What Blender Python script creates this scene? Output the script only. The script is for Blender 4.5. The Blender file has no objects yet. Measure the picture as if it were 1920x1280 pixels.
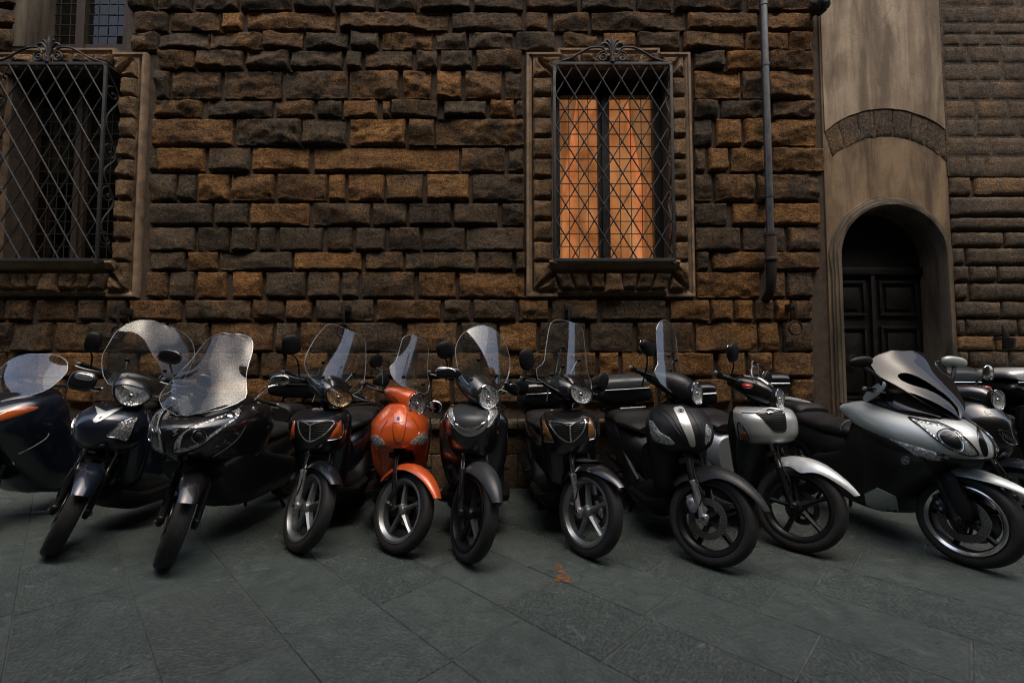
import bpy, bmesh, math, random
import numpy as np
from mathutils import Vector, Matrix, noise
from mathutils.bvhtree import BVHTree
random.seed(7)
R = math.radians
SC = bpy.context.scene
COL = SC.collection

# ------------------------------------------------------------------ camera
FPX, PITCH, CAM_H = 853.33, R(3.0), 1.26
cam_data = bpy.data.cameras.new('camera')
cam_data.sensor_width = 36.0
cam_data.lens = 16.0
cam_data.clip_start = 0.05
cam_data.clip_end = 500
cam = bpy.data.objects.new('camera', cam_data)
cam.location = (0, 0, CAM_H)
cam.rotation_euler = (R(90) + PITCH, 0, 0)
COL.objects.link(cam)
SC.camera = cam

# ------------------------------------------------------------------ sky, sun, exposure
SUN_EL, SUN_AZ = R(69), R(158)      # azimuth from +Y clockwise: high up, behind and right of the photographer
world = bpy.data.worlds.new('World')
SC.world = world
world.use_nodes = True
wn = world.node_tree
sky = wn.nodes.new('ShaderNodeTexSky')
sky.sky_type = 'NISHITA'
sky.sun_disc = False
sky.sun_elevation = SUN_EL
sky.sun_rotation = SUN_AZ
sky.air_density = 1.0
sky.dust_density = 5.5
sky.ozone_density = 1.0
bg = wn.nodes['Background']
bg.inputs['Strength'].default_value = 0.15
wn.links.new(sky.outputs['Color'], bg.inputs['Color'])
sun_data = bpy.data.lights.new('sun', 'SUN')
sun_data.energy = 0.5
sun_data.angle = R(80)
sun_data.color = (1.0, 0.98, 0.95)
sun = bpy.data.objects.new('sun', sun_data)
sd = Vector((math.sin(SUN_AZ) * math.cos(SUN_EL), math.cos(SUN_AZ) * math.cos(SUN_EL), math.sin(SUN_EL)))
sun.rotation_euler = (-sd).to_track_quat('-Z', 'Y').to_euler()
sun.location = (0, 0, 20)
COL.objects.link(sun)
SC.view_settings.view_transform = 'Standard'
SC.view_settings.look = 'None'
SC.view_settings.gamma = 1.0
SC.view_settings.exposure = 0.82
SC.render.engine = 'CYCLES'
SC.cycles.max_bounces = 6
SC.cycles.diffuse_bounces = 3
SC.cycles.glossy_bounces = 4
SC.cycles.transparent_max_bounces = 16
SC.cycles.use_denoising = True
SC.cycles.denoising_input_passes = 'RGB_ALBEDO_NORMAL'
SC.cycles.pixel_filter_type = 'BLACKMAN_HARRIS'
SC.cycles.filter_width = 1.1
SC.cycles.sample_clamp_indirect = 6.0

# ------------------------------------------------------------------ measuring helpers
CP, SP = math.cos(PITCH), math.sin(PITCH)
CAM = Vector((0, 0, CAM_H))
def ray(px, py):
    u = (640 - py) / FPX
    return Vector(((px - 960) / FPX, CP - u * SP, SP + u * CP))
def at(px, py, Y):                     # photograph pixel -> point on the plane y = Y
    d = ray(px, py)
    return CAM + d * (Y / d.y)
def on_ground(px, py):
    d = ray(px, py)
    return CAM + d * (-CAM_H / d.z)

# ------------------------------------------------------------------ object helpers
def finish(me, mat, smooth=True, angle=35):
    if mat is not None:
        me.materials.append(mat)
    if smooth:
        me.polygons.foreach_set('use_smooth', [True] * len(me.polygons))
        me.set_sharp_from_angle(angle=R(angle))
    me.update()
    return me
def link(name, me, parent=None, loc=None):
    o = bpy.data.objects.new(name, me)
    COL.objects.link(o)
    if parent is not None:
        o.parent = parent
    if loc is not None:
        o.location = loc
    return o
def mesh(name, verts, faces, mat, parent=None, smooth=True, angle=35, loc=None):
    me = bpy.data.meshes.new(name)
    me.from_pydata([tuple(v) for v in verts], [], faces)
    me.validate()
    return link(name, finish(me, mat, smooth, angle), parent, loc)
def from_bm(name, bm, mat, parent=None, smooth=True, angle=35, loc=None):
    me = bpy.data.meshes.new(name)
    bmesh.ops.recalc_face_normals(bm, faces=bm.faces)
    bm.to_mesh(me)
    bm.free()
    return link(name, finish(me, mat, smooth, angle), parent, loc)
def empty(name, loc=(0, 0, 0), rot=(0, 0, 0), parent=None):
    o = bpy.data.objects.new(name, None)
    o.empty_display_size = 0.2
    o.location = loc
    o.rotation_euler = rot
    COL.objects.link(o)
    if parent is not None:
        o.parent = parent
    return o
def tag(o, label, cat, group=None):
    o['label'] = label
    o['category'] = cat
    if group:
        o['group'] = group
    return o
def box_bm(bm, x0, x1, y0, y1, z0, z1, bevel=0.0):
    vs = [bm.verts.new(c) for c in ((x0, y0, z0), (x1, y0, z0), (x1, y1, z0), (x0, y1, z0), (x0, y0, z1), (x1, y0, z1), (x1, y1, z1), (x0, y1, z1))]
    fs = [bm.faces.new([vs[i] for i in f]) for f in ((0, 3, 2, 1), (4, 5, 6, 7), (0, 1, 5, 4), (1, 2, 6, 5), (2, 3, 7, 6), (3, 0, 4, 7))]
    if bevel > 0:
        es = list({e for f in fs for e in f.edges})
        bmesh.ops.bevel(bm, geom=es, offset=bevel, segments=2, affect='EDGES', profile=0.6)
def box(name, x0, x1, y0, y1, z0, z1, mat, parent=None, bevel=0.0, loc=None):
    bm = bmesh.new()
    box_bm(bm, x0, x1, y0, y1, z0, z1, bevel)
    return from_bm(name, bm, mat, parent, smooth=bevel > 0, loc=loc)
def tube_geo(pts, rad, seg=8, closed=False, flat=None):
    """sweep a circle along pts; rad may be a list; returns verts, faces"""
    pts = [Vector(p) for p in pts]
    n = len(pts)
    rads = rad if isinstance(rad, (list, tuple)) else [rad] * n
    V, F = [], []
    prev = None
    for i, p in enumerate(pts):
        a = pts[i - 1] if i > 0 or closed else p
        b = pts[(i + 1) % n] if i < n - 1 or closed else p
        t = (b - a)
        t = t.normalized() if t.length > 1e-9 else Vector((0, 0, 1))
        if prev is None:
            up = Vector((0, 0, 1)) if abs(t.z) < 0.9 else Vector((1, 0, 0))
            s = t.cross(up).normalized()
        else:
            s = prev - t * prev.dot(t)
            s = s.normalized() if s.length > 1e-6 else t.orthogonal().normalized()
        prev = s
        w = t.cross(s)
        for k in range(seg):
            g = 2 * math.pi * k / seg
            V.append(p + s * (math.cos(g) * rads[i]) + w * (math.sin(g) * rads[i] * (flat or 1.0)))
    m = n if closed else n - 1
    for i in range(m):
        j = (i + 1) % n
        for k in range(seg):
            l = (k + 1) % seg
            F.append((i * seg + k, i * seg + l, j * seg + l, j * seg + k))
    if not closed:
        F.append(tuple(range(seg - 1, -1, -1)))
        F.append(tuple((n - 1) * seg + k for k in range(seg)))
    return V, F
def tube(name, pts, rad, mat, parent=None, seg=8, closed=False, M=None):
    V, F = tube_geo(pts, rad, seg, closed)
    if M is not None:
        V = [M @ v for v in V]
    return mesh(name, V, F, mat, parent, angle=50)
def crom(P, n, closed=False):
    """Catmull-Rom resample of control points (any dimension) to n samples"""
    P = [np.array(p, dtype=float) for p in P]
    m = len(P)
    out = []
    segs = m if closed else m - 1
    for i in range(n):
        t = i * segs / (n if closed else (n - 1))
        k = min(int(t), segs - 1)
        f = t - k
        if closed:
            p0, p1, p2, p3 = P[(k - 1) % m], P[k % m], P[(k + 1) % m], P[(k + 2) % m]
        else:
            p1, p2 = P[k], P[k + 1]
            p0 = P[k - 1] if k > 0 else 2 * p1 - p2
            p3 = P[k + 2] if k + 2 < m else 2 * p2 - p1
        out.append(0.5 * ((2 * p1) + (-p0 + p2) * f + (2 * p0 - 5 * p1 + 4 * p2 - p3) * f * f + (-p0 + 3 * p1 - 3 * p2 + p3) * f ** 3))
    return out
def keyed(keys, t):
    """smooth interpolation of rows (t, a, b, ...) at t -> (a, b, ...)"""
    if t <= keys[0][0]:
        return np.array(keys[0][1:], dtype=float)
    if t >= keys[-1][0]:
        return np.array(keys[-1][1:], dtype=float)
    for i in range(len(keys) - 1):
        if keys[i][0] <= t <= keys[i + 1][0]:
            break
    k0, k1 = keys[i], keys[i + 1]
    h = k1[0] - k0[0]
    f = (t - k0[0]) / h
    a, b = np.array(k0[1:], float), np.array(k1[1:], float)
    def slope(j):
        if j <= 0 or j >= len(keys) - 1:
            q0, q1 = (keys[0], keys[1]) if j <= 0 else (keys[-2], keys[-1])
            return (np.array(q1[1:], float) - np.array(q0[1:], float)) / (q1[0] - q0[0])
        d0 = (np.array(keys[j][1:], float) - np.array(keys[j - 1][1:], float)) / (keys[j][0] - keys[j - 1][0])
        d1 = (np.array(keys[j + 1][1:], float) - np.array(keys[j][1:], float)) / (keys[j + 1][0] - keys[j][0])
        return np.where(d0 * d1 > 0, 2 * d0 * d1 / (d0 + d1 + 1e-12), 0)
    m0, m1 = slope(i) * h, slope(i + 1) * h
    f2, f3 = f * f, f ** 3
    return (2 * f3 - 3 * f2 + 1) * a + (f3 - 2 * f2 + f) * m0 + (-2 * f3 + 3 * f2) * b + (f3 - f2) * m1

# ------------------------------------------------------------------ materials
def new_mat(name):
    m = bpy.data.materials.new(name)
    m.use_nodes = True
    nt = m.node_tree
    return m, nt, nt.nodes['Principled BSDF']
def nd(nt, typ, ins=None, **props):
    n = nt.nodes.new(typ)
    for k, v in props.items():
        setattr(n, k, v)
    for k, v in (ins or {}).items():
        if hasattr(v, 'is_linked') or isinstance(v, bpy.types.NodeSocket):
            nt.links.new(v, n.inputs[k])
        else:
            n.inputs[k].default_value = v
    return n
def ramp(nt, fac, stops, interp='LINEAR'):
    r = nt.nodes.new('ShaderNodeValToRGB')
    r.color_ramp.interpolation = interp
    e = r.color_ramp.elements
    while len(e) < len(stops):
        e.new(0.5)
    for i, (p, c) in enumerate(stops):
        e[i].position = p
        e[i].color = c if len(c) == 4 else (*c, 1)
    nt.links.new(fac, r.inputs['Fac'])
    return r.outputs['Color']
def mixc(nt, fac, a, b, blend='MIX'):
    n = nt.nodes.new('ShaderNodeMix')
    n.data_type = 'RGBA'
    n.blend_type = blend
    for s, v in ((n.inputs[0], fac), (n.inputs[6], a), (n.inputs[7], b)):
        if isinstance(v, bpy.types.NodeSocket):
            nt.links.new(v, s)
        else:
            s.default_value = v if not isinstance(v, tuple) or len(v) == 4 else (*v, 1)
    return n.outputs[2]
def mth(nt, op, a, b=0.0, c=None, clamp=False):
    n = nt.nodes.new('ShaderNodeMath')
    n.operation = op
    n.use_clamp = clamp
    for s, v in zip(n.inputs, (a, b) if c is None else (a, b, c)):
        if isinstance(v, bpy.types.NodeSocket):
            nt.links.new(v, s)
        else:
            s.default_value = v
    return n.outputs[0]
def noisetex(nt, vec, scale, detail=6, rough=0.6, dist=0.0):
    return nd(nt, 'ShaderNodeTexNoise', {'Vector': vec, 'Scale': scale, 'Detail': detail, 'Roughness': rough, 'Distortion': dist}).outputs['Fac']
def mapping(nt, vec, scale=(1, 1, 1), rot=(0, 0, 0), loc=(0, 0, 0)):
    return nd(nt, 'ShaderNodeMapping', {'Vector': vec, 'Scale': scale, 'Rotation': rot, 'Location': loc}).outputs['Vector']
def bump(nt, height, strength, dist, normal=None):
    ins = {'Height': height, 'Strength': strength, 'Distance': dist}
    if normal is not None:
        ins['Normal'] = normal
    return nd(nt, 'ShaderNodeBump', ins).outputs['Normal']
def geo_pos(nt):
    return nd(nt, 'ShaderNodeNewGeometry').outputs['Position']

def rock_mat(name, dark, mid, warm_a, warm_b, bump_d=0.02, bias=0.0):
    """weathered sandstone: grey-brown crust, ochre where the crust has gone; the amount of ochre is the object's own colour.r"""
    m, nt, b = new_mat(name)
    pos = geo_pos(nt)
    inf = nd(nt, 'ShaderNodeObjectInfo')
    sep = nd(nt, 'ShaderNodeSeparateColor', {'Color': inf.outputs['Color']})
    lvl = sep.outputs['Red']
    n1 = noisetex(nt, pos, 4.2, 9, 0.72, 0.5)
    n2 = noisetex(nt, pos, 26.0, 6, 0.72)
    n3 = noisetex(nt, mapping(nt, pos, (26, 26, 60)), 1.0, 6, 0.72, 1.2)
    n4 = noisetex(nt, pos, 85.0, 4, 0.7)
    f = mth(nt, 'ADD', mth(nt, 'MULTIPLY', n1, 1.9), mth(nt, 'MULTIPLY', lvl, 0.84))
    f = mth(nt, 'ADD', f, mth(nt, 'MULTIPLY', n2, 0.8))
    fac = nd(nt, 'ShaderNodeMapRange', {'Value': f, 'From Min': 1.30 - bias, 'From Max': 2.24 - bias}, interpolation_type='SMOOTHSTEP').outputs['Result']
    crust = mixc(nt, ramp(nt, n2, [(0.36, (0, 0, 0)), (0.66, (1, 1, 1))]), dark, mid)
    crust = mixc(nt, mth(nt, 'MULTIPLY', sep.outputs['Green'], 0.4), crust, tuple(c * 1.7 for c in mid))
    warm = mixc(nt, ramp(nt, n3, [(0.36, (0, 0, 0)), (0.66, (1, 1, 1))]), warm_a, warm_b)
    col = mixc(nt, fac, crust, warm)
    col = mixc(nt, 0.75, col, ramp(nt, n4, [(0.36, (0.22, 0.22, 0.22)), (0.5, (0.8, 0.8, 0.8)), (0.66, (1.55, 1.55, 1.55))]), 'MULTIPLY')
    col = mixc(nt, 0.6, col, ramp(nt, n3, [(0.36, (0.22, 0.22, 0.22)), (0.5, (0.95, 0.95, 0.95)), (0.66, (1.3, 1.3, 1.3))]), 'MULTIPLY')
    wash = noisetex(nt, mapping(nt, pos, (2.4, 2.4, 0.55)), 1.0, 7, 0.66, 0.4)
    col = mixc(nt, 0.75, col, ramp(nt, wash, [(0.34, (0.42, 0.42, 0.44)), (0.5, (0.92, 0.92, 0.92)), (0.66, (1.25, 1.22, 1.18))]), 'MULTIPLY')
    nt.links.new(col, b.inputs['Base Color'])
    b.inputs['Roughness'].default_value = 0.9
    b.inputs['Specular IOR Level'].default_value = 0.2
    h = mth(nt, 'ADD', mth(nt, 'MULTIPLY', n3, 0.9), mth(nt, 'ADD', n2, mth(nt, 'MULTIPLY', n4, 0.55)))
    nt.links.new(bump(nt, h, 1.0, bump_d), b.inputs['Normal'])
    return m
MAT = {}
MAT['rock'] = rock_mat('rusticated_sandstone', (0.050, 0.040, 0.028), (0.145, 0.112, 0.074), (0.21, 0.105, 0.038), (0.54, 0.270, 0.088), 0.045)
MAT['trim_rock'] = rock_mat('trim_sandstone', (0.07, 0.055, 0.04), (0.15, 0.115, 0.08), (0.22, 0.135, 0.07), (0.33, 0.21, 0.11), 0.02, 0.15)
MAT['grey_rock'] = rock_mat('grey_sandstone', (0.055, 0.043, 0.030), (0.15, 0.118, 0.082), (0.22, 0.125, 0.055), (0.34, 0.20, 0.095), 0.012)

def mortar_mat():
    m, nt, b = new_mat('dark_mortar')
    pos = geo_pos(nt)
    c = ramp(nt, noisetex(nt, pos, 9, 6, 0.7), [(0.3, (0.032, 0.025, 0.018)), (0.7, (0.10, 0.070, 0.046))])
    nt.links.new(c, b.inputs['Base Color'])
    b.inputs['Roughness'].default_value = 0.95
    nt.links.new(bump(nt, noisetex(nt, pos, 60, 4), 0.6, 0.01), b.inputs['Normal'])
    return m
MAT['mortar'] = mortar_mat()

def moulding_mat():
    m, nt, b = new_mat('moulded_sandstone')
    pos = geo_pos(nt)
    n = noisetex(nt, pos, 7, 7, 0.65, 0.4)
    c = ramp(nt, n, [(0.28, (0.105, 0.072, 0.045)), (0.5, (0.25, 0.17, 0.10)), (0.72, (0.38, 0.26, 0.15))])
    c = mixc(nt, 0.5, c, ramp(nt, noisetex(nt, pos, 90, 3), [(0.3, (0.4, 0.4, 0.4)), (0.6, (1, 1, 1))]), 'MULTIPLY')
    nt.links.new(c, b.inputs['Base Color'])
    b.inputs['Roughness'].default_value = 0.85
    nt.links.new(bump(nt, noisetex(nt, pos, 45, 5, 0.7), 0.5, 0.008), b.inputs['Normal'])
    return m
MAT['moulding'] = moulding_mat()

def plaster_mat(name, lo, hi, stain):
    m, nt, b = new_mat(name)
    pos = geo_pos(nt)
    streak = noisetex(nt, mapping(nt, pos, (6.0, 6.0, 0.9)), 1.0, 6, 0.62, 0.5)
    cloud = noisetex(nt, pos, 2.2, 7, 0.62, 0.3)
    grain = noisetex(nt, pos, 70, 4, 0.7)
    c = mixc(nt, ramp(nt, cloud, [(0.3, (0, 0, 0)), (0.7, (1, 1, 1))]), lo, hi)
    c = mixc(nt, ramp(nt, streak, [(0.40, (0, 0, 0)), (0.62, (0.9, 0.9, 0.9))]), c, stain)
    c = mixc(nt, 0.35, c, ramp(nt, grain, [(0.3, (0.5, 0.5, 0.5)), (0.6, (1, 1, 1))]), 'MULTIPLY')
    warp = nd(nt, 'ShaderNodeTexNoise', {'Vector': pos, 'Scale': 5.0, 'Detail': 4.0}).outputs['Color']
    wv = nd(nt, 'ShaderNodeMix', {0: 0.10, 4: pos, 5: warp}, data_type='VECTOR').outputs[1]
    cr = nd(nt, 'ShaderNodeTexVoronoi', {'Vector': mapping(nt, wv, (1.6, 1.6, 1.1)), 'Scale': 1.0}, feature='DISTANCE_TO_EDGE').outputs['Distance']
    crack = mth(nt, 'MULTIPLY', mth(nt, 'LESS_THAN', cr, 0.0035), ramp(nt, cloud, [(0.5, (0, 0, 0)), (0.66, (0.55, 0.55, 0.55))]))
    c = mixc(nt, crack, c, (0.03, 0.024, 0.018))
    nt.links.new(c, b.inputs['Base Color'])
    b.inputs['Roughness'].default_value = 0.9
    b.inputs['Specular IOR Level'].default_value = 0.2
    nt.links.new(bump(nt, mth(nt, 'ADD', grain, mth(nt, 'MULTIPLY', cloud, 2.0)), 0.35, 0.01), b.inputs['Normal'])
    return m
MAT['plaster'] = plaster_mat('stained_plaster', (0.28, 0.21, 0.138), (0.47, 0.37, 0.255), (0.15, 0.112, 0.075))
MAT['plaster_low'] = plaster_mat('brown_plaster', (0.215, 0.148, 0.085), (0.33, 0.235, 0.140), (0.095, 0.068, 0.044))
MAT['jamb'] = plaster_mat('worn_grey_stone', (0.125, 0.100, 0.070), (0.215, 0.172, 0.120), (0.06, 0.050, 0.036))

def simple(name, col, rough=0.5, metal=0.0, spec=0.5, coat=0.0, var=0.0, bscale=0, bstr=0.2, coat_rough=0.05):
    m, nt, b = new_mat(name)
    b.inputs['Base Color'].default_value = (*col, 1)
    b.inputs['Roughness'].default_value = rough
    b.inputs['Metallic'].default_value = metal
    b.inputs['Specular IOR Level'].default_value = spec
    b.inputs['Coat Weight'].default_value = coat
    b.inputs['Coat Roughness'].default_value = coat_rough
    pos = None
    if var > 0:
        pos = nd(nt, 'ShaderNodeTexCoord').outputs['Object']
        n = noisetex(nt, pos, 14, 6, 0.7)
        c = ramp(nt, n, [(0.3, tuple(x * (1 - var) for x in col)), (0.7, tuple(min(1, x * (1 + var)) for x in col))])
        nt.links.new(c, b.inputs['Base Color'])
        r = nd(nt, 'ShaderNodeMapRange', {'Value': noisetex(nt, pos, 9, 5, 0.7), 'From Min': 0.3, 'From Max': 0.7, 'To Min': max(0.02, rough * 0.75), 'To Max': min(1, rough * 1.35)}).outputs['Result']
        nt.links.new(r, b.inputs['Roughness'])
    if bscale:
        pos = pos or nd(nt, 'ShaderNodeTexCoord').outputs['Object']
        nt.links.new(bump(nt, noisetex(nt, pos, bscale, 3), bstr, 0.002), b.inputs['Normal'])
    return m
MAT['iron'] = simple('wrought_iron', (0.034, 0.035, 0.033), 0.6, 0.4, 0.5, var=0.35, bscale=90)
MAT['dark_iron'] = simple('rusty_dark_iron', (0.022, 0.018, 0.015), 0.65, 0.3, 0.4, var=0.4, bscale=70)
MAT['pipe'] = simple('zinc_pipe', (0.12, 0.118, 0.108), 0.38, 0.7, var=0.25)
MAT['brown_wood'] = simple('brown_window_wood', (0.034, 0.022, 0.014), 0.6, 0, 0.4, var=0.3)
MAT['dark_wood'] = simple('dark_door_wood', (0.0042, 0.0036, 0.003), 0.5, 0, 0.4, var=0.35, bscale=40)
MAT['lead'] = simple('lead_came', (0.05, 0.045, 0.035), 0.5, 0.4)
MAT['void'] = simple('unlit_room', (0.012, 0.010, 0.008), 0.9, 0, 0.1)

def paving_mat():
    m, nt, b = new_mat('chiselled_paving')
    pos = geo_pos(nt)
    inf = nd(nt, 'ShaderNodeObjectInfo')
    rnd = inf.outputs['Random']
    rot = nd(nt, 'ShaderNodeVectorRotate', {'Vector': pos, 'Angle': mth(nt, 'MULTIPLY', rnd, 3.1)}, rotation_type='Z_AXIS').outputs['Vector']
    chis = noisetex(nt, mapping(nt, rot, (42, 100, 40)), 1.0, 2, 0.5, 0.5)
    pits = noisetex(nt, mapping(nt, rot, (48, 62, 40)), 1.0, 3, 0.6, 0.2)
    big = noisetex(nt, pos, 1.3, 7, 0.65, 0.4)
    mid = noisetex(nt, pos, 8, 8, 0.72, 0.8)
    fine = noisetex(nt, pos, 120, 3, 0.6)
    c = ramp(nt, mid, [(0.28, (0.042, 0.059, 0.054)), (0.5, (0.070, 0.093, 0.085)), (0.74, (0.116, 0.142, 0.130))])
    c = mixc(nt, mth(nt, 'MULTIPLY', ramp(nt, big, [(0.38, (0, 0, 0)), (0.62, (1, 1, 1))]), 0.4), c, (0.048, 0.066, 0.061))
    c = mixc(nt, mth(nt, 'MULTIPLY', rnd, 0.25), c, (0.092, 0.103, 0.093))
    tone = nd(nt, 'ShaderNodeMapRange', {'Value': mth(nt, 'FRACT', mth(nt, 'MULTIPLY', rnd, 7.31)), 'To Min': 0.90, 'To Max': 1.09}).outputs['Result']
    cmb = nd(nt, 'ShaderNodeCombineColor', {'Red': tone, 'Green': tone, 'Blue': tone}).outputs['Color']
    c = mixc(nt, 1.0, c, cmb, 'MULTIPLY')
    tool = mth(nt, 'ADD', 0.25, mth(nt, 'MULTIPLY', mth(nt, 'FRACT', mth(nt, 'MULTIPLY', rnd, 3.77)), 0.75))
    c = mixc(nt, mth(nt, 'MULTIPLY', tool, 0.6), c, ramp(nt, pits, [(0.36, (0.25, 0.25, 0.25)), (0.52, (0.9, 0.9, 0.9)), (0.66, (1.8, 1.8, 1.8))]), 'MULTIPLY')
    gum = nd(nt, 'ShaderNodeTexVoronoi', {'Vector': mapping(nt, pos, (2.6, 2.6, 0.001)), 'Scale': 1.0, 'Randomness': 1.0}).outputs['Distance']
    c = mixc(nt, mth(nt, 'MULTIPLY', mth(nt, 'LESS_THAN', mth(nt, 'ADD', gum, mth(nt, 'MULTIPLY', mid, 0.06)), 0.062), 0.4), c, (0.045, 0.038, 0.037))
    worn = ramp(nt, noisetex(nt, mapping(nt, rot, (4, 11, 5)), 1.0, 6, 0.62, 1.4), [(0.63, (0, 0, 0)), (0.69, (1, 1, 1))])
    c = mixc(nt, mth(nt, 'MULTIPLY', worn, 0.5), c, (0.20, 0.215, 0.205))
    nt.links.new(c, b.inputs['Base Color'])
    r = nd(nt, 'ShaderNodeMapRange', {'Value': mid, 'From Min': 0.3, 'From Max': 0.7, 'To Min': 0.42, 'To Max': 0.7}).outputs['Result']
    nt.links.new(r, b.inputs['Roughness'])
    h = mth(nt, 'ADD', mth(nt, 'MULTIPLY', mth(nt, 'ADD', mth(nt, 'MULTIPLY', chis, 1.3), mth(nt, 'MULTIPLY', pits, 0.8)), tool), mth(nt, 'MULTIPLY', mid, 1.3))
    h = mth(nt, 'SUBTRACT', h, mth(nt, 'MULTIPLY', worn, 0.3))
    nt.links.new(bump(nt, h, 1.0, 0.014), b.inputs['Normal'])
    return m
MAT['paving'] = paving_mat()
MAT['grout'] = simple('paving_joint', (0.095, 0.102, 0.095), 0.95, 0, 0.2, var=0.5, bscale=50)

def glass_mat(name, tint=(1, 1, 1), ior=1.5, rough=0.0, haze=0.0):
    """thin clear sheet: see-through with mirror reflections that grow at grazing angles"""
    m, nt, b = new_mat(name)
    out = nt.nodes['Material Output']
    nt.nodes.remove(b)
    fc = nd(nt, 'ShaderNodeLayerWeight', {'Blend': 0.5}).outputs['Facing']
    r0 = ((ior - 1) / (ior + 1)) ** 2
    fr = mth(nt, 'ADD', r0, mth(nt, 'MULTIPLY', mth(nt, 'POWER', fc, 4.5), 1 - r0))
    tr = nd(nt, 'ShaderNodeBsdfTransparent', {'Color': (*tint, 1)}).outputs[0]
    gl = nd(nt, 'ShaderNodeBsdfGlossy', {'Color': (1, 1, 1, 1), 'Roughness': rough}).outputs[0]
    mx = nd(nt, 'ShaderNodeMixShader', {0: fr, 1: tr, 2: gl}).outputs[0]
    if haze > 0:
        df = nd(nt, 'ShaderNodeBsdfDiffuse', {'Color': (0.5, 0.52, 0.52, 1)}).outputs[0]
        mx = nd(nt, 'ShaderNodeMixShader', {0: haze, 1: mx, 2: df}).outputs[0]
    nt.links.new(mx, out.inputs['Surface'])
    return m
MAT['pane'] = glass_mat('window_glass', (0.75, 0.76, 0.72), 1.5)

def backdrop_mat():
    m, nt, b = new_mat('glowing_backdrop')
    pos = geo_pos(nt)
    n = noisetex(nt, mapping(nt, pos, (2.2, 1, 0.9)), 1.0, 5, 0.55, 1.6)
    c = ramp(nt, n, [(0.3, (0.40, 0.14, 0.045)), (0.52, (0.78, 0.31, 0.12)), (0.72, (1.0, 0.50, 0.23))])
    nt.links.new(c, b.inputs['Base Color'])
    nt.links.new(c, b.inputs['Emission Color'])
    b.inputs['Emission Strength'].default_value = 0.40  # glow of the lit room put into the sheet; no lamp behind
    b.inputs['Roughness'].default_value = 0.9
    return m
MAT['backdrop'] = backdrop_mat()
MAT['drape'] = MAT['backdrop'].copy()
MAT['drape'].name = 'glowing_drape'
MAT['drape'].node_tree.nodes['Principled BSDF'].inputs['Emission Strength'].default_value = 0.25
# ================================================================== THE SETTING
WALL = 5.10          # plane of the mortar bed of all the fronts
FACE = 5.00          # plane of the stone faces

# ------------------------------------------------------------------ ground
g = mesh('ground', [(-60, -12, -0.0055), (60, -12, -0.0055), (60, 40, -0.0055), (-60, 40, -0.0055)], [(0, 1, 2, 3)], MAT['grout'], smooth=False)
g['kind'] = 'structure'
far = []
for (x0, x1, y0, y1) in ((-60, -5.6, -12, 5.3), (5.6, 60, -12, 5.3), (-5.6, 5.6, -12, -0.4)):
    k = len(far)
    far += [(x0, y0, -0.004), (x1, y0, -0.004), (x1, y1, -0.004), (x0, y1, -0.004)]
road = mesh('road', far, [tuple(range(i, i + 4)) for i in range(0, len(far), 4)], MAT['paving'], smooth=False)
road['kind'] = 'structure'
pav = empty('paving')
pav['kind'] = 'structure'
# courses of slabs laid at 45 degrees: course lines are x + y = const
US = [-7.2 + 0.635 * i for i in range(-2, 30)]
US = [u for u in US]
shift = -0.15 - min(US, key=lambda u: abs(u + 0.15))
US = [u + shift for u in US]
known = {}
rs = random.Random(11)
S2 = math.sqrt(0.5)
def clip_poly(P, x0, x1, y0, y1):
    for ax, lim, sg in ((0, x0, 1), (0, x1, -1), (1, y0, 1), (1, y1, -1)):
        Q = []
        for i in range(len(P)):
            a, b = P[i], P[(i + 1) % len(P)]
            da, db = (a[ax] - lim) * sg, (b[ax] - lim) * sg
            if da >= 0:
                Q.append(a)
            if (da >= 0) != (db >= 0):
                t = da / (da - db)
                Q.append((a[0] + (b[0] - a[0]) * t, a[1] + (b[1] - a[1]) * t))
        P = Q
        if len(P) < 3:
            return []
    return P
ns = 0
for ci in range(len(US) - 1):
    u0, u1 = US[ci], US[ci + 1]
    v = -14 + rs.uniform(0, 0.9)
    while v < 8:
        L = rs.uniform(0.85, 1.35)
        v0, v1 = v, v + L
        v = v1
        P = [((u + w) / 2, (u - w) / 2) for u, w in ((u0, v0), (u1, v0), (u1, v1), (u0, v1))]
        P = clip_poly(P, -5.6, 5.6, -0.4, 5.3)
        if len(P) < 3:
            continue
        area = 0.5 * abs(sum(P[i][0] * P[(i + 1) % len(P)][1] - P[(i + 1) % len(P)][0] * P[i][1] for i in range(len(P))))
        if area < 0.01:
            continue
        cx, cy = sum(p[0] for p in P) / len(P), sum(p[1] for p in P) / len(P)
        gap = 0.0034
        def inset(P, d):
            out = []
            for p in P:
                dx, dy = cx - p[0], cy - p[1]
                l = math.hypot(dx, dy)
                out.append((p[0] + dx / l * d * 1.4, p[1] + dy / l * d * 1.4))
            return out
        A, B = inset(P, gap), inset(P, gap + 0.004)
        dz = rs.uniform(-0.0015, 0.0015)
        tx, ty = rs.uniform(-0.002, 0.002), rs.uniform(-0.002, 0.002)
        zt = lambda p: dz + (p[0] - cx) * tx + (p[1] - cy) * ty
        n = len(P)
        V = [(p[0] - cx, p[1] - cy, -0.03) for p in A] + [(p[0] - cx, p[1] - cy, zt(p) - 0.004) for p in A] + [(p[0] - cx, p[1] - cy, zt(p)) for p in B]
        F = [tuple(2 * n + i for i in range(n))]
        for r in (0, 1):
            F += [(r * n + i, r * n + (i + 1) % n, (r + 1) * n + (i + 1) % n, (r + 1) * n + i) for i in range(n)]
        if sum(P[i][0] * P[(i + 1) % n][1] - P[(i + 1) % n][0] * P[i][1] for i in range(n)) < 0:
            F = [f[::-1] for f in F]
        mesh('paving_slab', V, F, MAT['paving'], pav, smooth=False, loc=(cx, cy, 0))
        ns += 1
print('slabs', ns)

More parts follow.
